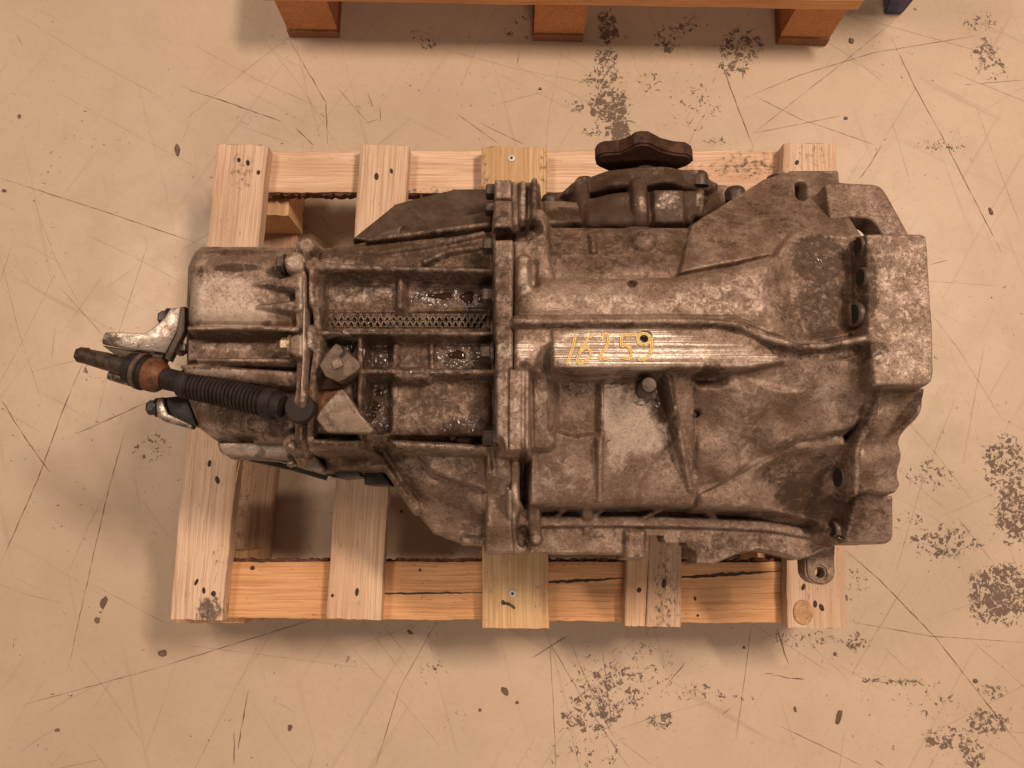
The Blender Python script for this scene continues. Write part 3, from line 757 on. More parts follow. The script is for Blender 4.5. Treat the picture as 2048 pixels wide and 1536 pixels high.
# flange of the bell: three steps of a round plate
P([(1742, 668, .474), (1729, 466, .462), (1838, 468, .462), (1851, 473, .463), (1856, 486, .465), (1868, 580, .473), (1876, 655, .477), (1876, 690, .477), (1871, 742, .474), (1862, 764, .470), (1850, 773, .468), (1744, 773, .466)], None, .0035, 25, .002)
P([(1744, 774, .446), (1852, 774, .452), (1848, 812, .446), (1800, 887, .415), (1803, 970, .393), (1793, 987, .390), (1714, 987, .388), (1712, 898, .410), (1757, 815, .438)], None, .004, 22, .002, idw=True)
P([(1712, 988, .370), (1789, 991, .374), (1788, 1070, .353), (1785, 1082, .351), (1775, 1089, .350), (1686, 1088, .345)], None, .0035, 22, .002)
S([(1765, 778, .456), (1745, 838, .434), (1716, 898, .416), (1714, 985, .398)], .006, .002, 12, .002)
S([(1741, 772, .452), (1735, 820, .432), (1690, 862, .412)], .005, .002, 5, .005)
# lower rail side
P([(1057, 1006), (1390, 1006), (1554, 1019), (1651, 1043), (1688, 1084), (1660, 1100), (1604, 1121), (1560, 1108), (1518, 1101), (1470, 1112), (1430, 1130), (1389, 1130), (1389, 1108), (1247, 1110), (1057, 1108)], .306, .004, 22, .002)
S([(1057, 1043, .316), (1240, 1042, .316), (1400, 1045, .316), (1540, 1052, .314), (1650, 1072, .310)], .011, .003, 10, .002)
S([(1176, 1006, .345), (1176, 1043, .316), (1176, 1085, .302)], .010, .003, 8, .003)
S([(1068, 1006, .345), (1068, 1090, .306)], .012, .004, 8, .003)
for a, b in (((1142, 1008, .33), (1108, 1036, .312)), ((1220, 1008, .332), (1180, 1036, .312)), ((1335, 1010, .335), (1270, 1045, .312)), ((1410, 1012, .335), (1440, 1042, .312)), ((1150, 1052, .308), (1090, 1080, .304)), ((1300, 1040, .312), (1210, 1075, .304))):
    S([a, b], .0045, .002, 8, .002)
S([(1057, 1090, .302), (1247, 1092, .302)], .014, .004, 8, .003)
P([(1250, 1060), (1292, 1060), (1292, 1120), (1250, 1120)], .316, .006, 20, .002)
P([(1391, 1062), (1430, 1062), (1430, 1121), (1391, 1121)], .308, .005, 20, .002)
D(1072, 1078, .322, .0055, .003)
P([(1640, 1040, .338), (1690, 1060, .344), (1690, 1086, .344), (1640, 1090, .31), (1610, 1080, .305)], None, .006, 8, .004, idw=True)
# left strip facing the gear case flange, bosses
P([(1026, 480, .446), (1066, 480, .444), (1070, 560, .450), (1068, 640, .452), (1060, 735, .446), (1026, 735, .446)], None, .004, 14, .003)
P([(1016, 735), (1060, 735), (1059, 900), (1016, 902)], .4435, .003, 16, .002)
S([(1047, 740, .441), (1046, 898, .440)], .0016, cut=True, slope=2)
P([(1021, 903, .390), (1038, 903, .395), (1038, 1000, .370), (1054, 1028, .345), (1054, 1106, .316), (1026, 1107, .314), (1021, 1030, .35)], None, .003, 16, .002, idw=True)
P([(1062, 896, .385), (1072, 896, .385), (1074, 1008, .362), (1060, 1008, .362)], None, .003, 12, .002)
S([(1046, 1032, .325), (1046, 1052, .325)], .009, cut=True, slope=8); S([(1046, 1064, .305), (1046, 1082, .305)], .009, cut=True, slope=8)
P([(1022, 360, .396), (1080, 362, .396), (1084, 455, .402), (1022, 470, .404)], None, .004, 14, .002)
S([(1046, 365, .405), (1046, 450, .408)], .007, .003, 10, .002)
S([(1078, 430, .436), (1080, 470, .446), (1082, 520, .452), (1092, 556, .450)], .0165, .008, 7, .006)
S([(1069, 358, .416), (1070, 424, .424)], .0062, .003, 14, .002)
S([(1030, 470, .418), (1062, 470, .418)], .010, cut=True, slope=4)
S([(1048, 520, .456), (1048, 568, .456)], .012, .005, 4, .006)
S([(1068, 530, .444), (1068, 570, .444)], .004, cut=True, slope=3)
P([(1085, 400, .362), (1165, 398, .360), (1165, 446, .37), (1085, 446, .39)], None, .006, 7, .004)
# cast bumps
D(1290, 480, .428, .011, .008, 2.0, .008); D(1545, 425, .396, .012, .010, 2.0, .006)
S([(1185, 470, .420), (1188, 500, .430)], .005, .002, 3, .004)
# boss of the large flange hole top left, bolt eyes
S([(1562, 350, .358), (1585, 362, .365)], .014, .006, 8, .004)
S([(1585, 384, .372), (1588, 412, .384)], .0125, .005, 6, .004)
S([(1587, 386, .352), (1588, 408, .362)], .0052, cut=True, slope=7)
S([(1708, 612, .450), (1708, 645, .450)], .010, .005, 4, .006)
# raised lip
S([(1030, 641, .463), (1400, 641, .463), (1474, 647, .463), (1529, 672, .462), (1600, 693, .461), (1658, 690, .462), (1748, 673, .466)], .0062, .003, 8, .004)
S([(1030, 633, .461), (1380, 632, .461), (1470, 634, .460), (1540, 662, .458)], .003, .0015, 6, .002)
# label pad
P([(1104, 658), (1320, 656), (1440, 657), (1500, 672), (1545, 700), (1575, 722), (1500, 736), (1106, 736)], .4555, .002, 16, .003)
# drilled holes
D(1262, 571, .445, .0034, cut=True, slope=30); D(1387, 830, .385, .0026, cut=True, slope=30); D(1287, 678, .444, .0041, cut=True, slope=40)
D(1639, 1143, .2, .0045, cut=True, slope=60)
Mh.hole([(1294, 1072), (1324, 1072), (1326, 1086), (1368, 1086), (1372, 1094), (1386, 1102), (1389, 1113), (1389, 1125), (1294, 1125)], .298)
Mh.smooth(.8, .0006, 3)
Mh.paint(0, [(1230, 495, 190, 60, .55), (1500, 430, 130, 60, .38), (1640, 520, 60, 60, .95), (1650, 620, 62, 70, .92), (1580, 640, 40, 40, .5), (1560, 590, 30, 60, .45), (1620, 700, 90, 16, .7), (1722, 560, 18, 100, .8), (1725, 705, 40, 20, .8), (1690, 735, 60, 16, .5),
             (1240, 470, 130, 40, .48), (1330, 480, 70, 40, .5), (1180, 520, 90, 30, .45), (1450, 460, 80, 50, .36), (1045, 462, 28, 22, .95), (1040, 610, 18, 60, .5), (1040, 400, 18, 50, .5), (1070, 390, 12, 40, .8),
             (1290, 750, 100, 18, .55), (1330, 800, 16, 46, .9, 0), (1345, 860, 10, 40, .7), (1240, 750, 30, 14, .6), (1410, 755, 26, 18, .7), (1150, 760, 30, 30, .45),  # strips below the pad and left of the slanting rib paint in their shade
             (1600, 985, 50, 46, .9), (1560, 940, 40, 30, .55), (1650, 1030, 40, 40, .9), (1640, 930, 36, 20, .6), (1690, 860, 30, 30, .5), (1735, 830, 14, 40, .6), (1700, 1030, 30, 60, .75), (1812, 830, 12, 60, .8, 28),
             (1480, 1030, 120, 8, .7), (1300, 1022, 120, 10, .5), (1120, 1022, 40, 10, .5), (1200, 1065, 120, 22, .35), (1460, 1090, 120, 25, .55), (1150, 860, 40, 20, .35), (1470, 900, 60, 30, .22), (1560, 380, 20, 20, .6),
             (1200, 650, 170, 5, .55), (1600, 400, 20, 30, .5), (1740, 1040, 40, 30, .35), (1040, 1060, 20, 30, .5), (1140, 430, 60, 22, .9), (1450, 655, 60, 8, .5), (1330, 900, 30, 40, .3), (1045, 940, 8, 50, .9)])
Mh.paint(1, [(1250, 610, 120, 22, .42), (1390, 600, 70, 22, .4), (1130, 610, 60, 22, .36), (1480, 560, 50, 30, .35), (1500, 600, 40, 30, .4), (1050, 560, 18, 30, .85), (1080, 480, 14, 40, .4), (1060, 700, 26, 30, .7), (1045, 800, 22, 80, .42), (1090, 800, 22, 60, .4),
             (1260, 850, 46, 56, 1.25), (1226, 810, 22, 60, 1.2), (1300, 870, 36, 34, 1.0), (1235, 900, 26, 50, .6), (1120, 950, 40, 40, .32), (1480, 800, 60, 40, .36), (1480, 870, 60, 40, .3), (1800, 560, 80, 100, .36), (1810, 700, 80, 60, .42), (1450, 600, 120, 40, .45), (1600, 760, 60, 30, .35),
             (1790, 950, 40, 26, .42), (1030, 1000, 10, 36, .8), (1050, 410, 14, 40, .7), (1240, 680, 140, 14, .5), (1660, 790, 40, 30, .36), (1520, 660, 30, 8, .5), (1500, 965, 60, 20, .3), (1090, 700, 14, 30, .5), (1720, 930, 14, 40, .4), (1590, 470, 24, 20, .5), (1350, 940, 60, 40, .28)])
Mh.paint(2, [(1330, 780, 26, 40, .45), (1290, 745, 60, 12, .5), (1640, 520, 50, 40, .30), (1660, 630, 50, 50, .26), (1690, 1060, 20, 20, .4), (1130, 425, 40, 16, .55)])
Mh.paint(3, [(1200, 698, 95, 42, 1.0), (1290, 698, 80, 42, .9), (1370, 702, 70, 34, .52), (1440, 706, 70, 24, .44), (1510, 720, 50, 10, .5, -10), (1048, 698, 20, 18, .75)])
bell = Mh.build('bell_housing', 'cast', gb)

# horn shaped bracket and lugs of the bell flange: thin plates with real openings
prism_obj('flange_arm', [(1650, 368), (1680, 364), (1700, 366), (1745, 368), (1758, 371), (1767, 378), (1776, 392), (1797, 430), (1819, 470), (1824, 490), (1790, 492), (1765, 470), (1758, 457), (1750, 446), (1741, 439), (1730, 436), (1700, 436), (1660, 440)], .405, .030, 'cast', gb, .005, seg=3)
prism_obj('mounting_tab', [(1578, 340), (1678, 340), (1680, 366), (1640, 375), (1590, 372)], .355, .040, 'cast', gb, .003)
bm = bmesh.new()     # lower mounting ear with a bore
c = Vector(W(1639, 1143, .285)); q = M_PER_PX(.285); n = 40
outl = []
for k in range(n):
    a = math.pi + math.pi * k / (n - 1); outl.append((c.x +   .0152 * math.cos(a), c.y - .0 + .0135 * math.sin(a)))
outl += [(c.x + .0152, c.y + .012), (c.x + .017, c.y + .026), (c.x + .028, c.y + .036), (c.x - .02, c.y + .042), (c.x - .016, c.y + .028), (c.x - .0152, c.y + .012)]
def ear(z): return [bm.verts.new((x, y, z)) for x, y in outl]
A, B = ear(.288), ear(.262)
nn = len(outl)
for k in range(nn): bm.faces.new((A[k], A[(k + 1) % nn], B[(k + 1) % nn], B[k]))
hole = [(c.x + .0052 * math.cos(a), c.y - .001 + .0058 * math.sin(a)) for a in np.linspace(0, 2 * math.pi, 24, endpoint=False)]
hA = [bm.verts.new((x, y, .288)) for x, y in hole]; hB = [bm.verts.new((x, y, .262)) for x, y in hole]
for k in range(24): bm.faces.new((hA[k], hB[k], hB[(k + 1) % 24], hA[(k + 1) % 24]))
for outer, inner in ((A, hA), (B, hB)):
    es = []
    for L_ in (outer, inner):
        for k in range(len(L_)):
            e = bm.edges.get((L_[k], L_[(k + 1) % len(L_)])); es.append(e)
    bmesh.ops.triangle_fill(bm, use_beauty=True, edges=es)
bmesh.ops.recalc_face_normals(bm, faces=bm.faces)
be = [e for e in bm.edges if len(e.link_faces) == 2 and e.calc_face_angle(0) > 1.0]
bmesh.ops.bevel(bm, geom=be, offset=.002, segments=2, affect='EDGES', clamp_overlap=True)
bm_obj('mounting_ear', bm, 'cast', gb)
# bores in the inner face of the flange
def bore(u, v, z, r, ax=(-1, 0, .15)):
    p = Vector(W(u, v, z)); bm = bmesh.new(); a = Vector(ax).normalized()
    lathe(bm, p - a * .006, a, [(0, r * 1.3), (.006, r * 1.25), (.0072, r * 1.05), (.0066, r * .98)], 20)
    o = bm_obj('bolt_bore', bm, 'joint', gb)
    bm = bmesh.new(); lathe(bm, p, a, [(0, r), (.0012, r), (.0013, r * .2)], 20)
    bm_obj('hole', bm, 'hole', o)
for u, v, z, r in ((1717, 492, .452, .0068), (1722, 555, .458, .0072), (1709, 629, .452, .0085), (1736, 735, .455, .0062), (1677, 955, .382, .0085), (1666, 1059, .335, .007)):
    bore(u, v, z, r)
for u, v, z, r in ((1262, 571, .4535, .0030), (1287, 678, .4568, .0036), (1387, 830, .405, .0024)):
    p = Mh.hit(u, v) if False else W(u, v, z); bm = bmesh.new()
    z0 = Mh.at(p[0], p[1]); 
    lathe(bm, (p[0], p[1], z0 - .002), (0, 0, 1), [(0, r * .9), (.0026, r), (.0028, r * .3)], 18); bm_obj('hole', bm, 'hole', gb)

# ---- gear case
G = HF(-0.225, 0.012, -0.12, 0.40, 0.28)
P = G.poly; S = G.stroke; D = G.disc
P([(615, 492, .372), (705, 480, .372), (800, 462, .372), (985, 440, .372), (985, 905, .372), (640, 905, .372), (615, 880, .372)], None, .016, 8)
P([(625, 500, .395), (985, 480, .395), (985, 545, .404), (985, 870, .404), (760, 872, .402), (625, 872, .398)], None, .014, 6, .004)
# shoulder above the long rib
P([(640, 500, .398), (800, 480, .396), (985, 458, .394), (985, 540, .414), (630, 530, .414)], None, .008, 5, .004)
S([(668, 502, .404), (760, 505, .408), (840, 492, .408), (965, 466, .402)], .006, .003, 6, .003)
S([(850, 522, .418), (900, 500, .414), (975, 490, .410)], .005, .002, 5, .003)
S([(735, 478, .392), (860, 462, .388), (975, 448, .386)], .006, .003, 8, .003)
# recesses
P([(640, 627, .396), (978, 627, .396), (978, 656, .396), (640, 656, .396)], None, cut=True, slope=4)
P([(728, 676, .392), (778, 676, .392), (779, 736, .392), (728, 736, .392)], None, cut=True, slope=4)
P([(728, 752, .388), (780, 752, .388), (781, 862, .380), (740, 866, .380)], None, cut=True, slope=4)
P([(650, 674, .398), (712, 674, .398), (712, 760, .394), (650, 760, .394)], None, cut=True, slope=3)
S([(790, 690, .407), (790, 855, .400)], .006, .003, 3, .003)
# long ribs
S([(620, 529, .428, .011), (700, 534, .428, .006), (985, 541, .430, .0052)], .006, .0025, 10, .002)
S([(640, 540, .420, .016), (690, 545, .414, .004)], .01, .005, 5, .004)
S([(632, 617, .424), (985, 614, .424)], .0042, .0018, 14, .001)
S([(637, 665, .424), (985, 666, .424)], .0050, .002, 14, .001)
P([(642, 625, .396), (976, 625, .396), (976, 656, .396), (642, 656, .396)], None, cut=True, slope=14)
S([(722, 742, .420), (985, 743, .422)], .0058, .0025, 9, .003)
S([(800, 746, .421), (850, 746, .421)], .012, .005, 6, .003)
S([(620, 884, .404), (800, 888, .404), (1000, 898, .406)], .0062, .003, 10, .003)
S([(720, 672, .418), (720, 760, .416), (719, 868, .404)], .006, .003, 8, .003)
S([(801, 552, .412), (800, 610, .414)], .006, .003, 4, .004)
S([(862, 672, .406), (864, 735, .406)], .004, .002, 2.5, .004)
# left flange half
P([(615, 490, .398), (640, 492, .398), (640, 895, .380), (615, 900, .380)], None, .004, 14, .002)
S([(627, 520, .425), (630, 610, .424), (634, 640, .424), (634, 700, .422), (622, 780, .412), (620, 880, .402)], .008, .003, 10, .002)
S([(622, 545, .428), (622, 605, .428)], .006, .003, 10, .002)
S([(618, 655, .426), (618, 690, .426)], .008, .004, 10, .002)
# lower skirts
P([(640, 890, .345), (760, 893, .35), (985, 900, .352), (975, 985, .345), (864, 945, .345), (800, 930, .33), (650, 945, .32)], None, .006, 10, .003, idw=True)
P([(830, 902, .372), (982, 904, .374), (973, 980, .362), (866, 945, .362)], None, .003, 8, .002)
P([(748, 896, .345), (828, 898, .350), (866, 948, .348), (972, 983, .345), (970, 1091, .300), (924, 1087, .298), (866, 1066, .296), (828, 1016, .302)], None, .008, 9, .003, idw=True)
S([(750, 898, .352), (792, 955, .336), (830, 1014, .312)], .010, .004, 8, .003)
S([(768, 905, .345), (820, 985, .318)], .004, cut=True, slope=4)
P([(922, 1073), (970, 1073), (970, 1090), (922, 1088)], .305, .003, 12, .002)
# large flange
P([(987, 479, .452), (1027, 479, .452), (1027, 640, .456), (1027, 735, .450), (1018.5, 740, .448), (1018.5, 902, .440), (992, 903, .440), (990, 735, .450)], None, .0035, 18, .002)
P([(988, 398, .406), (1025, 398, .406), (1025, 455, .415), (986, 455, .415)], None, .004, 16, .002)
P([(989, 357), (1024.5, 357), (1024.5, 399), (989, 399)], .398, .0035, 16, .002)
P([(973, 905, .392), (1023, 905, .392), (1023, 1028, .350), (1030, 1106, .316), (971, 1106, .316), (973, 1028, .348)], None, .004, 14, .002, idw=True)
S([(985, 905, .390), (990, 950, .380)], .004, cut=True, slope=5)
P([(1015, 980, .378), (1024, 980, .378), (1024, 1040, .352), (1015, 1040, .352)], None, .002, 16, .001)
P([(964, 985, .350), (975, 985, .350), (975, 1020, .338), (964, 1020, .338)], None, .004, 10, .002)
G.smooth(.8, .0006, 5)
G.paint(0, [(800, 690, 240, 240, .60), (800, 490, 200, 60, .75), (880, 500, 110, 40, .55), (780, 480, 90, 26, .5), (800, 548, 160, 8, .75), (950, 520, 30, 40, .8), (800, 505, 90, 14, .6), (650, 500, 40, 22, .7), (660, 600, 30, 20, .5), (900, 590, 80, 22, .55),  # long thin strip under the first rib paints in its shade
            (810, 640, 170, 24, .62), (760, 706, 40, 32, .9), (680, 700, 30, 30, .6), (900, 690, 70, 30, .45), (750, 800, 40, 50, .55), (800, 750, 70, 10, .7), (930, 850, 60, 20, .6), (660, 860, 60, 40, .8), (700, 780, 60, 20, .6),
            (740, 910, 90, 20, .85), (800, 950, 30, 60, .6, -35), (900, 1000, 60, 50, .22), (980, 870, 12, 30, .9), (978, 700, 8, 30, .7), (978, 590, 8, 30, .7), (1005, 560, 18, 70, .45), (1005, 440, 18, 30, .6), (1005, 850, 18, 40, .25), (690, 930, 60, 20, .85), (900, 780, 80, 30, .3), (1000, 640, 20, 20, .6)])
G.paint(1, [(750, 580, 50, 22, .62), (700, 590, 50, 16, .6), (690, 690, 30, 16, .75), (880, 710, 30, 14, .36), (860, 480, 60, 12, .45), (900, 470, 60, 8, .4), (800, 540, 120, 4, .5), (900, 930, 50, 20, .45), (1010, 700, 18, 16, .8), (1000, 800, 14, 70, .5),  # thinnest strip, on the first long rib, is its highlight painted in
            (1000, 960, 18, 40, .5), (1020, 1005, 8, 30, .9), (840, 830, 40, 30, .3), (622, 700, 8, 60, .8), (1000, 520, 14, 20, .3), (770, 710, 14, 12, .8), (940, 1060, 26, 26, .25)])
G.paint(2, [(900, 595, 90, 20, .85), (760, 705, 36, 40, 1.0), (950, 600, 30, 30, 1.0), (690, 690, 36, 26, .6), (760, 810, 30, 60, .85), (930, 860, 60, 26, .85), (920, 710, 70, 34, .6), (740, 870, 40, 16, .9), (850, 540, 150, 14, .55), (800, 640, 170, 24, .35), (850, 742, 140, 10, .55), (860, 480, 120, 34, .4), (800, 895, 180, 12, .45), (970, 545, 26, 10, 1.0)])
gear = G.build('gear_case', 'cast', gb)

# cast diamond grid in the recess
bm = bmesh.new()
z0 = .3968; pitch = 13.0
def gridbar(a, b):
    pa, pb = Vector(W(*a, z0)), Vector(W(*b, z0)); d = (pb - pa).normalized(); s = Vector((-d.y, d.x, 0)) * .00075
    v = [bm.verts.new(pa + s), bm.verts.new(pa - s), bm.verts.new(pb - s), bm.verts.new(pb + s)]
    t = [bm.verts.new(x.co * 1.0 + Vector((0, 0, .0026)) - (s * (.35 if i in (0, 3) else -.35))) for i, x in enumerate(v)]
    bm.faces.new(t)
    for k in range(4): bm.faces.new((v[k], v[(k + 1) % 4], t[(k + 1) % 4], t[k]))
for k in range(-2, 26):
    for sg in (1, -1):
        u0 = 656 + k * pitch; u1 = u0 + 17
        a, b = ((u0, 629), (u1, 655)) if sg > 0 else ((u1, 629), (u0, 655))
        if u0 > 640 and u1 < 976: gridbar(a, b)
bm_obj('diamond_grid', bm, 'brackets', gb, smooth=False)
# dark side shield of the gear case
Sh = HF(-0.20, 0.0, 0.10, 0.42, 0.285)
Sh.poly([(703, 478, .350), (790, 406, .338), (908, 377, .332), (984, 377, .332), (984, 430, .345), (984, 470, .352), (752, 484, .352)], None, .002, 14, .002)
Sh.poly([(745, 470, .362), (860, 440, .362), (984, 420, .362), (984, 470, .378), (752, 484, .374)], None, .003, 5, .002)
Sh.poly([(748, 478, .371), (762, 460, .371), (808, 446, .371), (800, 470, .371)], None, .004, 6, .002)
Sh.smooth(.7, .0003, 8); Sh.build('side_shield', 'shield', gb)

# ---- end cover
E = HF(-0.345, -0.165, -0.03, 0.30, 0.285)
P = E.poly; S = E.stroke; D = E.disc
P([(369, 530), (381, 502), (398, 486), (596, 488), (596, 885), (430, 885), (392, 856), (366, 790), (364, 640)], .352, .012, 9)
P([(371, 545), (392, 512), (420, 503), (596, 505), (596, 657), (378, 657), (368, 640)], .408, .016, 7, .004)
P([(368, 528), (382, 503), (400, 488), (596, 490), (596, 560), (368, 600)], .386, .016, 7, .006)
S([(400, 530, .404), (560, 532, .404)], .014, .006, 3, .006)
P([(372, 676, .388), (596, 676, .392), (596, 722, .394), (372, 722, .388)], None, .006, 7, .003)
S([(378, 656, .414), (594, 658, .416)], .0060, .003, 10, .002)
S([(392, 719, .400, .003), (594, 721, .404, .006)], .0045, .002, 9, .002)
P([(352, 728, .396), (380, 724, .400), (500, 735, .400), (596, 742, .400), (596, 776, .395), (470, 766, .392), (372, 752, .388)], None, .007, 7, .003)
P([(366, 770, .372), (596, 776, .378), (596, 882, .362), (432, 880, .356), (394, 852, .358)], None, .014, 7, .004)
P([(432, 886, .325), (596, 888, .330), (596, 912, .315), (570, 916, .312), (446, 910, .312)], None, .006, 10, .002)
S([(505, 567, .412, .002), (560, 565, .420, .009), (594, 562, .424, .014)], .01, .003, 7, .002)
S([(512, 613, .412, .002), (560, 612, .418, .008), (594, 611, .422, .011)], .01, .003, 7, .002)
S([(440, 886, .330), (505, 888, .330)], .004, cut=True, slope=4)
# cover flange
P([(588, 482, .384), (612, 478, .386), (613, 500, .404), (613, 560, .424), (613, 790, .418), (613, 880, .384), (606, 930, .345), (590, 930, .345), (590, 780, .41), (588, 560, .42)], None, .003, 16, .002, idw=True)
S([(607, 500, .412), (608, 560, .427), (607, 640, .427), (606, 720, .425), (602, 790, .419), (600, 880, .390)], .0024, .001, 9, .001)
D(588, 523, .428, .0105, .004); D(612, 490, .408, .0085, .004); D(584, 885, .372, .010, .004); D(600, 908, .352, .008, .003); D(595, 690, .424, .011, .004, 8)
E.smooth(.8, .0006, 7)
E.paint(0, [(480, 820, 130, 70, .34), (570, 650, 50, 160, .3), (470, 535, 46, 9, 1.05), (480, 502, 90, 12, .55), (400, 545, 8, 14, .7), (560, 545, 26, 14, .9), (548, 570, 30, 6, .6), (480, 672, 110, 9, 1.0), (540, 700, 40, 20, .6), (430, 700, 46, 18, .38), (470, 735, 110, 5, .7), (560, 750, 30, 20, .4), (560, 600, 20, 30, .5), (560, 640, 24, 14, .4),
            (430, 790, 60, 12, .45), (470, 835, 70, 26, .62), (400, 840, 26, 20, .4), (545, 835, 36, 40, .7), (500, 880, 30, 6, .8), (400, 700, 24, 18, .4), (392, 640, 14, 20, .4), (595, 620, 10, 30, .4), (590, 740, 14, 40, .6), (600, 860, 16, 40, .6), (575, 905, 30, 14, .5)])
E.paint(1, [(440, 600, 80, 56, .85), (400, 520, 18, 14, 1.1), (470, 630, 90, 26, .8), (520, 590, 40, 18, .46), (450, 695, 60, 10, .55), (430, 740, 70, 14, .62), (480, 655, 100, 4, .6), (430, 860, 40, 14, .5), (605, 700, 6, 90, 1.1), (604, 580, 6, 60, .7), (500, 900, 60, 10, .45), (400, 810, 20, 14, .5), (390, 760, 26, 10, .5), (588, 523, 14, 14, .6), (500, 720, 90, 4, .5), (560, 850, 40, 16, .3)])
E.paint(2, [(480, 672, 80, 6, .3), (560, 760, 30, 20, .3)])
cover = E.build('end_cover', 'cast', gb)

# ---- side cover with the drive shaft flange
Sc = HF(0.03, 0.27, 0.18, 0.42, 0.26)
P = Sc.poly; S = Sc.stroke; D = Sc.disc
P([(1100, 395, .318), (1116, 384, .312), (1156, 356, .330), (1233, 338, .350), (1290, 332, .354), (1386, 338, .342), (1450, 366, .316), (1484, 382, .302), (1400, 445, .345), (1380, 452, .36), (1240, 452, .380), (1098, 452, .362)], None, .006, 9, .002, idw=True)
P([(1120, 387, .330), (1160, 354, .352), (1235, 336, .362), (1290, 331, .364), (1386, 336, .356), (1440, 364, .336), (1420, 384, .345), (1330, 366, .370), (1240, 372, .374), (1160, 386, .352)], None, .004, 10, .002, idw=True)
P([(1170, 392, .366), (1260, 380, .378), (1378, 376, .374), (1420, 390, .352), (1384, 446, .375), (1240, 452, .390), (1170, 452, .380)], None, .008, 8, .003, idw=True)
P([(1306, 378), (1369, 378), (1371, 446), (1308, 446)], .386, .003, 10, .002)
S([(1280, 364, .386), (1281, 436, .390)], .0165, .007, 8, .003)
S([(1402, 382, .370), (1400, 425, .374)], .010, .005, 8, .003)
S([(1164, 360, .356), (1172, 440, .372)], .013, .005, 6, .004)
S([(1110, 420, .362), (1165, 432, .366)], .006, .003, 6, .003)
Sc.smooth(.9, .0012, 12)
Sc.paint(0, [(1290, 390, 240, 90, 1.1), (1220, 410, 70, 40, .8), (1400, 390, 50, 40, .8), (1180, 370, 50, 30, .7), (1290, 350, 120, 20, .6), (1340, 400, 24, 20, -.62), (1285, 410, 10, 20, -.5), (1402, 400, 9, 22, -.5)])
Sc.paint(1, [(1338, 415, 36, 34, .72), (1284, 405, 14, 28, .7), (1402, 400, 10, 26, .9), (1176, 396, 16, 14, .62), (1203, 357, 10, 3, .9), (1120, 410, 30, 12, .55)])
Sc.paint(2, [(1180, 410, 50, 30, .45), (1240, 400, 60, 40, .32)])
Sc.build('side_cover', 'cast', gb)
for u, v, z, r in ((1170, 350, .345, .0085), (1292, 329, .358, .0098), (1400, 338, .352, .0078), (1473, 369, .322, .0088), (1557, 345, .355, .0095), (1100, 384, .36, .007), (1556, 362, .36, .005)):
    p = W(u, v, z); bm = bmesh.new()
    r *= 1.12; lathe(bm, (p[0], p[1] - .016, z - .007), (0, 1, .12), [(0, r * 1.15), (.010, r * 1.1), (.0135, r * .95), (.0155, r * .68), (.016, r * .3)], 22)
    bm_obj('cover_bolt', bm, 'darksteel' if u != 1170 else 'rust', gb)
# drive flange: three-armed plate in the XZ plane
y0 = .362
def at_y(u, v, y):
    yc = -(v - 768.0) / F; dy = yc * ct + st; dz = yc * st - ct; t = y / dy
    return ((u - 1024) / F * t, y, H + dz * t)
prof = [(1190, 322), (1195, 313), (1208, 309), (1238, 307), (1258, 299), (1268, 292), (1282, 289), (1300, 290), (1314, 297), (1325, 303), (1350, 309), (1374, 311), (1383, 316), (1386, 326)]
bm = bmesh.new()
fr = [Vector(at_y(u, v, y0)) for u, v in prof]
cz = fr[0].z
fr += [Vector((fr[-1].x - .004, y0, cz - .014)), Vector((fr[-1].x - .03, y0, cz - .040)), Vector((fr[0].x + .03, y0, cz - .040)), Vector((fr[0].x + .003, y0, cz - .014))]
ba = [p + Vector((0, .0155, 0)) for p in fr]
A = [bm.verts.new(p) for p in fr]; B = [bm.verts.new(p) for p in ba]; nn = len(A)
for k in range(nn): bm.faces.new((A[k], A[(k + 1) % nn], B[(k + 1) % nn], B[k]))
bm.faces.new(A[::-1]); bm.faces.new(B)
bmesh.ops.recalc_face_normals(bm, faces=bm.faces)
bmesh.ops.bevel(bm, geom=[e for e in bm.edges if abs((e.verts[0].co - e.verts[1].co).y) < 1e-6], offset=.0022, segments=3, affect='EDGES', clamp_overlap=True)
df = bm_obj('drive_flange', bm, 'rust', gb)
bm = bmesh.new(); cxy = Vector(at_y(1290, 322, y0))
lathe(bm, (cxy.x, y0 - .03, cxy.z - .036), (0, 1, 0), [(0, .022), (.031, .022)], 32); bm_obj('hub', bm, 'darksteel', df)
bm = bmesh.new(); lathe(bm, (cxy.x, y0 + .0145, cxy.z - .016), (0, 1, 0), [(0, .0125), (.002, .013), (.0028, .011), (.0016, .009)], 28); bm_obj('centre_bore', bm, 'hole', df)

# ---- drops of oil
MAT['dullalu'] = mat_simple('dull_aluminium', (0.30, 0.235, 0.19), (0.21, 0.155, 0.12), 90, 0.45, 0.35, 0.4, (0.11, 0.075, 0.055))
MAT['oil'] = mat_simple('gear_oil', (0.035, 0.016, 0.007), (0.02, 0.009, 0.004), 60, 0.04, 0.0, 0.0, rvar=0.0)
def oil_drop(h_, u, v, r, h, sx=1.0, sy=1.0):
    p = h_.hit(u, v); z = h_.at(p[0], p[1]); bm = bmesh.new()
    lathe(bm, (0, 0, -.0008), (0, 0, 1), [(0, r), (h * .5 + .0008, r * .86), (h * .85 + .0008, r * .5), (h + .0008, r * .12)], 16)
    for w_ in bm.verts:
        a = math.atan2(w_.co.y, w_.co.x); f = 1 + .16 * math.sin(3 * a + u) + .1 * math.sin(5 * a + v)
        w_.co.x = p[0] + w_.co.x * sx * f; w_.co.y = p[1] + w_.co.y * sy * f; w_.co.z += z
    bm_obj('oil_drop', bm, 'oil', gb, angle=80)
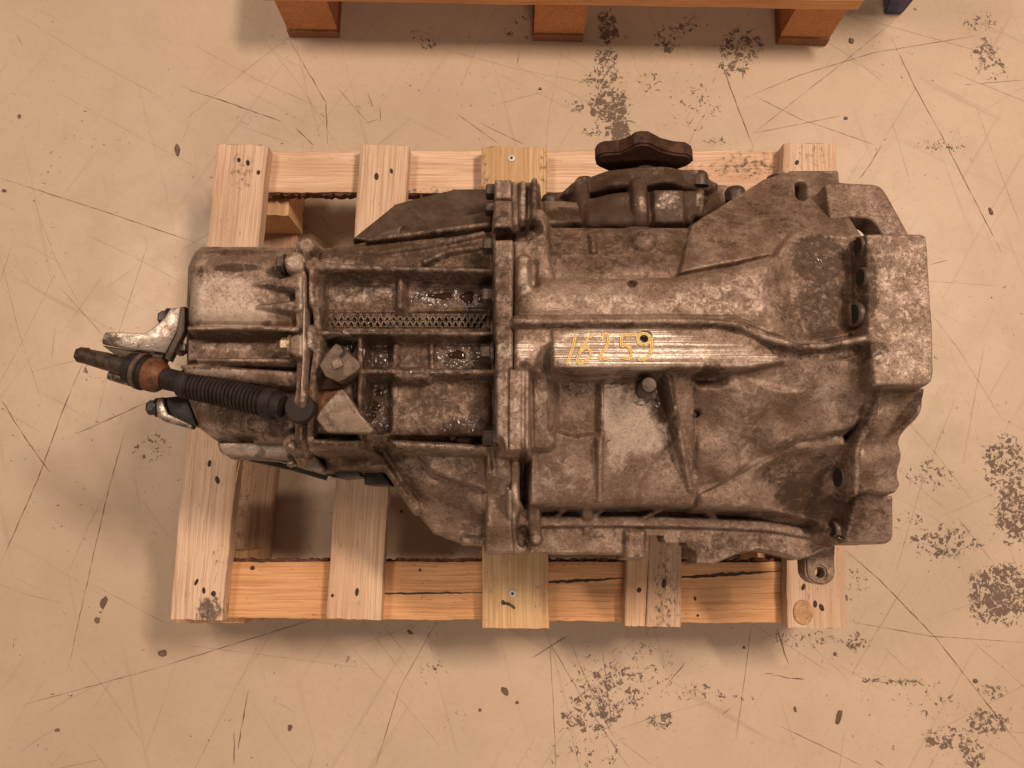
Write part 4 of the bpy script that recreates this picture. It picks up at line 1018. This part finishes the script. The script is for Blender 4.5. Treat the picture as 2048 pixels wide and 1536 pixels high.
for a in ((935, 595, .0065, .0017), (965, 598, .0055, .0014), (885, 592, .0045, .0012, 3.0, .8), (744, 864, .006, .0016), (930, 874, .008, .0019, 1.6, .8), (905, 872, .004, .001), (915, 710, .006, .0014, 1.5, .8), (729, 712, .0018, .0009, .8, 6.0),
          (750, 812, .0055, .0014), (742, 832, .0045, .0012), (758, 785, .004, .001), (705, 692, .003, .001, 1, 2.2), (690, 684, .003, .001)):
    oil_drop(G, *a)
oil_drop(Mh, 1683, 1073, .005, .0014, 1.4, .8)

# ---- lower half of the case, mostly hidden
prism_obj('lower_case', [(640, 520), (985, 470), (1100, 420), (1400, 450), (1600, 420), (1690, 560), (1690, 900), (1620, 980), (1390, 985), (1080, 985), (880, 960), (680, 880), (470, 850), (430, 620), (460, 520)], .292, .1475, 'shield', gb, .01, seg=2)
prism_obj('sump', [(1000, 480), (1500, 450), (1660, 560), (1660, 900), (1500, 1010), (1030, 1010)], .275, .1305, 'shield', gb, .008)
prism_obj('lower_tray', [(433, 884), (438, 902), (448, 911), (520, 915), (570, 919), (640, 948), (648, 938), (612, 884)], .334, .030, 'dullalu', gb, .004, seg=3)
# connectors and brackets low on the left
prism_obj('connector', [(664, 930), (716, 926), (720, 953), (672, 957)], .312, .05, 'blackplastic', gb, .002)
prism_obj('connector', [(728, 944), (760, 941), (774, 960), (782, 972), (728, 970)], .300, .05, 'blackplastic', gb, .002)
prism_obj('connector_latch', [(620, 914), (664, 930), (668, 955), (640, 948)], .305, .02, 'blackplastic', gb, .0015)
bm = bmesh.new(); tube(bm, [W(470, 914, .30), W(560, 922, .30), W(648, 947, .296)], .0016, 8); bm_obj('wire_guard', bm, 'steel', gb)
bm = bmesh.new(); tube(bm, [W(500, 916, .296), W(590, 936, .294), W(655, 955, .29)], .0035, 10); bm_obj('cable', bm, 'blackplastic', gb)
# stacked fins below the arm
for k in range(3):
    prism_obj('cooling_fin', [(772 + 8 * k, 930 + 6 * k), (778 + 8 * k, 928 + 6 * k), (824 + 3 * k, 1000 + 7 * k), (820 + 3 * k, 1005 + 6 * k)], .318 - .006 * k, .02, 'cast', gb, .001)

# ---- bolts
for u, v, z, m, r in ((974, 492, .428, 'darksteel', .0085), (973, 592, .428, 'darksteel', .009), (970, 706, .428, 'darksteel', .0085), (974, 872, .412, 'darksteel', .0085), (980, 384, .378, 'darksteel', .0085), (979, 418, .385, 'darksteel', .0075)):
    bolt('flange_bolt', (W(u, v, z)[0] + .008, W(u, v, z)[1], z), (-1, 0, 0), r, .012, m, gb)
bolt('cover_bolt', W(583, 690, .418), (-1, 0, 0), .0068, .010, 'brass', gb)
bolt('cover_bolt', W(572, 528, .414), (-1, 0, 0), .0070, .008, 'darksteel', gb)
bm = bmesh.new(); lathe(bm, W(592, 884, .366), (-.3, -.6, .6), [(0, .0055), (.010, .0055), (.012, .004)], 12); bm_obj('cover_bolt', bm, 'brackets', gb)
bm = bmesh.new(); lathe(bm, W(583, 910, .335), (.2, -.8, .5), [(0, .005), (.012, .005), (.013, .0035)], 6); bm_obj('cover_bolt', bm, 'steel', gb)
# breather stud in the pocket
bs = W(1280, 787, .399)
bm = bmesh.new()
lathe(bm, (bs[0], bs[1], .390), (0, 0, 1), [(0, .0115), (.009, .0115), (.0105, .0105), (.0107, .0075)], 28); st_o = bm_obj('breather_seat', bm, 'steel', gb)
bm = bmesh.new()
tx = W(1299, 768, .446)
lathe(bm, (bs[0] + .001, bs[1] + .001, .398), (0, 0, 1), [(0, .0062), (.026, .0062), (.028, .0072), (.044, .0072), (.0465, .0062), (.0468, .003)], 26); bm_obj('breather_cap', bm, 'darksteel', st_o)

# ---- number written by hand in yellow
def chalk(lines, w=.0014):
    bm = bmesh.new()
    for pts in lines:
        P_ = [Vector(W(u, v, .4565)) for u, v in pts]
        dense = []
        for i in range(len(P_) - 1):
            p0, p1, p2, p3 = P_[max(i - 1, 0)], P_[i], P_[i + 1], P_[min(i + 2, len(P_) - 1)]
            for k in range(8):
                t = k / 8; dense.append(.5 * ((2 * p1) + (p2 - p0) * t + (2 * p0 - 5 * p1 + 4 * p2 - p3) * t * t + (3 * p1 - p0 - 3 * p2 + p3) * t ** 3))
        dense.append(P_[-1])
        for off in (-1, 1):
            prev = None
            for i, p in enumerate(dense):
                d = dense[min(i + 1, len(dense) - 1)] - dense[max(i - 1, 0)]; s = Vector((-d.y, d.x, 0)).normalized()
                zz = max(Mh.at(p.x, p.y), .4550) + .0010
                c = p + s * off * w * .52; ww = w * rnd.uniform(.32, .5)
                a, b = bm.verts.new((c.x - s.x * ww, c.y - s.y * ww, zz)), bm.verts.new((c.x + s.x * ww, c.y + s.y * ww, zz))
                if prev and rnd.random() > .02: bm.faces.new((prev[0], prev[1], b, a))
                prev = (a, b)
    return bm_obj('written_number', bm, 'chalk', gb, smooth=False)
chalk([[(1151, 669), (1144, 700), (1133, 729)],
       [(1185, 668), (1170, 686), (1158, 708), (1155, 722), (1160, 727), (1172, 721), (1182, 709), (1178, 699), (1170, 696), (1162, 702)],
       [(1203, 680), (1206, 671), (1214, 668), (1217, 677), (1213, 693), (1202, 709), (1199, 716), (1209, 717), (1220, 719)],
       [(1273, 669), (1258, 670), (1245, 671), (1243, 691), (1252, 690), (1262, 698), (1263, 710), (1256, 717), (1243, 714)],
       [(1287, 690), (1277, 685), (1276, 675), (1282, 668), (1292, 667), (1300, 674), (1298, 684), (1288, 690)],
       [(1303, 674), (1303, 694), (1299, 710), (1289, 718), (1279, 718), (1277, 712)]])

# ---- selector linkage
lk = bmesh.new()
tube(lk, [W(166, 711, .352), W(210, 722, .356), W(262, 737, .362)], [.0075, .0088, .0090], 18)
rod = bm_obj('shift_linkage', lk, 'darksteel', gb)
bm = bmesh.new(); tube(bm, [W(158, 709, .351), W(168, 711, .352)], [.0078, .0080], 6); tube(bm, [W(170, 699, .357), W(176, 701, .358), W(182, 705, .357)], [.002, .003, .001], 8); bm_obj('broken_end', bm, 'rust', rod)
bm = bmesh.new()
pa, pb = Vector(W(258, 735, .362)), Vector(W(330, 756, .370)); ax = (pb - pa); L = ax.length
lathe(bm, pa, ax, [(0, .0115), (.002, .0155), (L * .30, .0162), (L * .31, .0178), (L * .48, .0178), (L * .49, .0164), (L * .82, .0155), (L * .9, .0125)], 28)
bm_obj('rubber_bush', bm, 'rubber', rod)
bm = bmesh.new(); lathe(bm, pa + ax * .33, ax, [(0, .0183), (L * .11, .0183)], 28); bm_obj('clamp_band', bm, 'joint', rod)
bm = bmesh.new(); lathe(bm, pa + ax * .62, ax, [(0, .0171), (L * .18, .0168), (L * .26, .0145), (L * .36, .0112), (L * .38, .0105)], 24); bm_obj('rusty_collar', bm, 'orange_rust', rod)
bm = bmesh.new(); tube(bm, [W(222, 750, .345), W(262, 762, .35)], .0055, 14); bm_obj('pin', bm, 'steel', rod)
bm = bmesh.new(); tube(bm, [W(334, 758, .371), W(376, 768, .377)], [.0108, .0102], 22); bm_obj('shaft', bm, 'rubber', rod)
bm = bmesh.new()
pa, pb = Vector(W(364, 766, .378)), Vector(W(566, 813, .400)); n = 19
pts, rr = [pa, pa.lerp(pb, .01), pa.lerp(pb, .06)], [.0085, .0138, .0138]
for k in range(n):
    t = .09 + .72 * k / n; dt = .72 / n
    for f, r_ in ((0, .0108), (.18, .0136), (.62, .0136), (.80, .0108)): pts.append(pa.lerp(pb, t + dt * f)); rr.append(r_)
pts += [pa.lerp(pb, .82), pa.lerp(pb, .83), pa.lerp(pb, .92), pa.lerp(pb, .93), pa.lerp(pb, 1.0)]; rr += [.0110, .0142, .0142, .0112, .0105]
tube(bm, pts, rr, 26); bm_obj('bellows', bm, 'rubber', rod)
bm = bmesh.new(); p = W(598, 814, .412)
lathe(bm, (p[0], p[1], .375), (0, 0, 1), [(0, .0130), (.006, .0146), (.028, .0150), (.0335, .0142), (.036, .0128), (.0365, .0015), (.0362, .0004)], 30); bm_obj('ball_joint', bm, 'rubber', rod)
prism_obj('shift_lever', [(612, 802), (640, 764), (668, 770), (690, 790), (672, 812), (636, 838), (618, 826)], .400, .016, 'orange_rust', gb, .002)
prism_obj('lever_arm', [(616, 800), (626, 766), (642, 742), (664, 750), (690, 775), (660, 780), (634, 778)], .404, .012, 'rust', gb, .002)
prism_obj('weight_plate', [(632, 838), (640, 820), (676, 780), (684, 777), (692, 785), (722, 830), (748, 860), (740, 866), (652, 864)], .424, .020, 'brackets', gb, .0022, seg=3)
jt = prism_obj('selector_joint', [(638, 730), (652, 708), (672, 686), (682, 692), (686, 702), (692, 702), (717, 722), (722, 733), (712, 744), (690, 758), (676, 764), (650, 752)], .428, .026, 'joint', gb, .0018)
prism_obj('square_shaft_end', [(662, 723), (679, 715), (686, 731), (668, 739)], .4305, .010, 'brackets', jt, .0008)
bm = bmesh.new(); a, b = Vector(W(680, 714, .4288)), Vector(W(691, 703, .4288)); d = (b - a).normalized(); s = Vector((-d.y, d.x, 0)) * .0016
vs = [bm.verts.new(x) for x in (a + s, a - s, b - s, b + s)]; bm.faces.new(vs)
r_ = bmesh.ops.extrude_face_region(bm, geom=bm.faces[:]); bmesh.ops.translate(bm, verts=[g for g in r_['geom'] if isinstance(g, bmesh.types.BMVert)], vec=(0, 0, -.004)); bm_obj('clamp_slot', bm, 'hole', jt)
prism_obj('clamp_ear', [(710, 726), (720, 720), (724, 734), (714, 744), (706, 740)], .421, .012, 'joint', jt, .001)
bm = bmesh.new(); tube(bm, [W(700, 752, .414), W(716, 741, .414)], .0045, 12); bm_obj('clamp_screw', bm, 'darksteel', jt)
# brackets on the left face
br = prism_obj('support_bracket', [(204, 688), (203, 680), (210, 664), (240, 664), (287, 667), (306, 655), (328, 636), (340, 616), (366, 613), (364, 648), (346, 676), (330, 706), (300, 702), (270, 700)], .372, .006, 'steel', gb, .0015)
prism_obj('bracket_web', [(203, 690), (270, 701), (330, 706), (320, 722), (236, 714)], .366, .018, 'darksteel', gb, .001)
prism_obj('bracket_edge', [(360, 614), (370, 612), (369, 660), (338, 722), (328, 716), (352, 668)], .378, .010, 'darksteel', br, .001)
bolt('bracket_bolt', W(340, 636, .358), (-1, 0, 0), .0075, .010, 'blackplastic', gb)
bolt('bracket_bolt', W(360, 698, .366), (1, 0, .3), .0055, .009, 'steel', gb)
lb = prism_obj('lower_bracket', [(311, 806), (316, 796), (326, 793), (328, 808), (336, 828), (384, 850), (382, 858), (330, 844), (314, 834)], .345, .012, 'steel', gb, .0015)
prism_obj('bracket_body', [(326, 795), (372, 790), (392, 850), (382, 852), (338, 830)], .340, .030, 'blackplastic', gb, .0015)
bolt('bracket_bolt', W(318, 815, .335), (-1, 0, 0), .0075, .011, 'blackplastic', gb)

# ================================================================== loose dirt flakes on the floor
def flake(u, v, a, b, ang, seed, h=.002):
    rs = random.Random(seed); bm = bmesh.new(); c = W(u, v, 0); q = M_PER_PX(0); n = 11
    lo, hi = [], []
    for k in range(n):
        t = 2 * math.pi * k / n; r_ = rs.uniform(.72, 1.12)
        x, y = a * q * r_ * math.cos(t), b * q * r_ * math.sin(t); x, y = x * math.cos(R(ang)) - y * math.sin(R(ang)), x * math.sin(R(ang)) + y * math.cos(R(ang))
        lo.append(bm.verts.new((c[0] + x, c[1] + y, .0008))); hi.append(bm.verts.new((c[0] + x * .8, c[1] + y * .8, .0008 + h * rs.uniform(.4, 1))))
    for k in range(n): bm.faces.new((lo[k], lo[(k + 1) % n], hi[(k + 1) % n], hi[k]))
    bm.faces.new(lo[::-1]); bm.faces.new(hi)
    o = bm_obj('dirt_flake', bm, 'chip', None)
    return tag(o, 'small dark brown dirt flake lying loose on the beige floor', 'dirt flake', 'dirt flakes scattered on the floor')
own_label = {6: 'brown dirt flake on the floor between the back pallet and the blue leg',
             5: 'longest dark brown dirt flake, thin, on the open floor past the mounting ear corner',
             18: 'tiny dark dirt speck on the floor inside the pallet opening beside the gearbox',
             12: 'flat dark dirt flake on the floor right against the front edge of the small pallet'}
for i, f in enumerate([(355, 300, 6, 14, 8), (208, 1205, 7, 13, -15), (195, 1240, 6, 6, 40), (326, 1306, 9, 7, 0), (1010, 1382, 7, 9, 30), (1677, 1435, 5, 17, -20), (1702, 82, 6, 8, 10), (39, 233, 4, 5, 0), (9, 382, 6, 4, 0), (1691, 237, 5, 4, 0), (1981, 423, 4, 9, 20), (580, 1455, 5, 6, 0), (820, 1265, 7, 4, -30), (1488, 1295, 3, 3, 0), (1670, 1308, 4, 4, 0), (1950, 1362, 5, 4, 0), (1590, 1418, 3, 6, 15), (115, 1460, 5, 3, 0), (803, 1023, 3, 3, 0), (1034, 1405, 4, 3, 0), (960, 1420, 3, 3, 0), (1080, 178, 4, 3, 0)]):
    o = flake(*f, seed=i)
    if i in own_label: o['label'] = own_label[i]
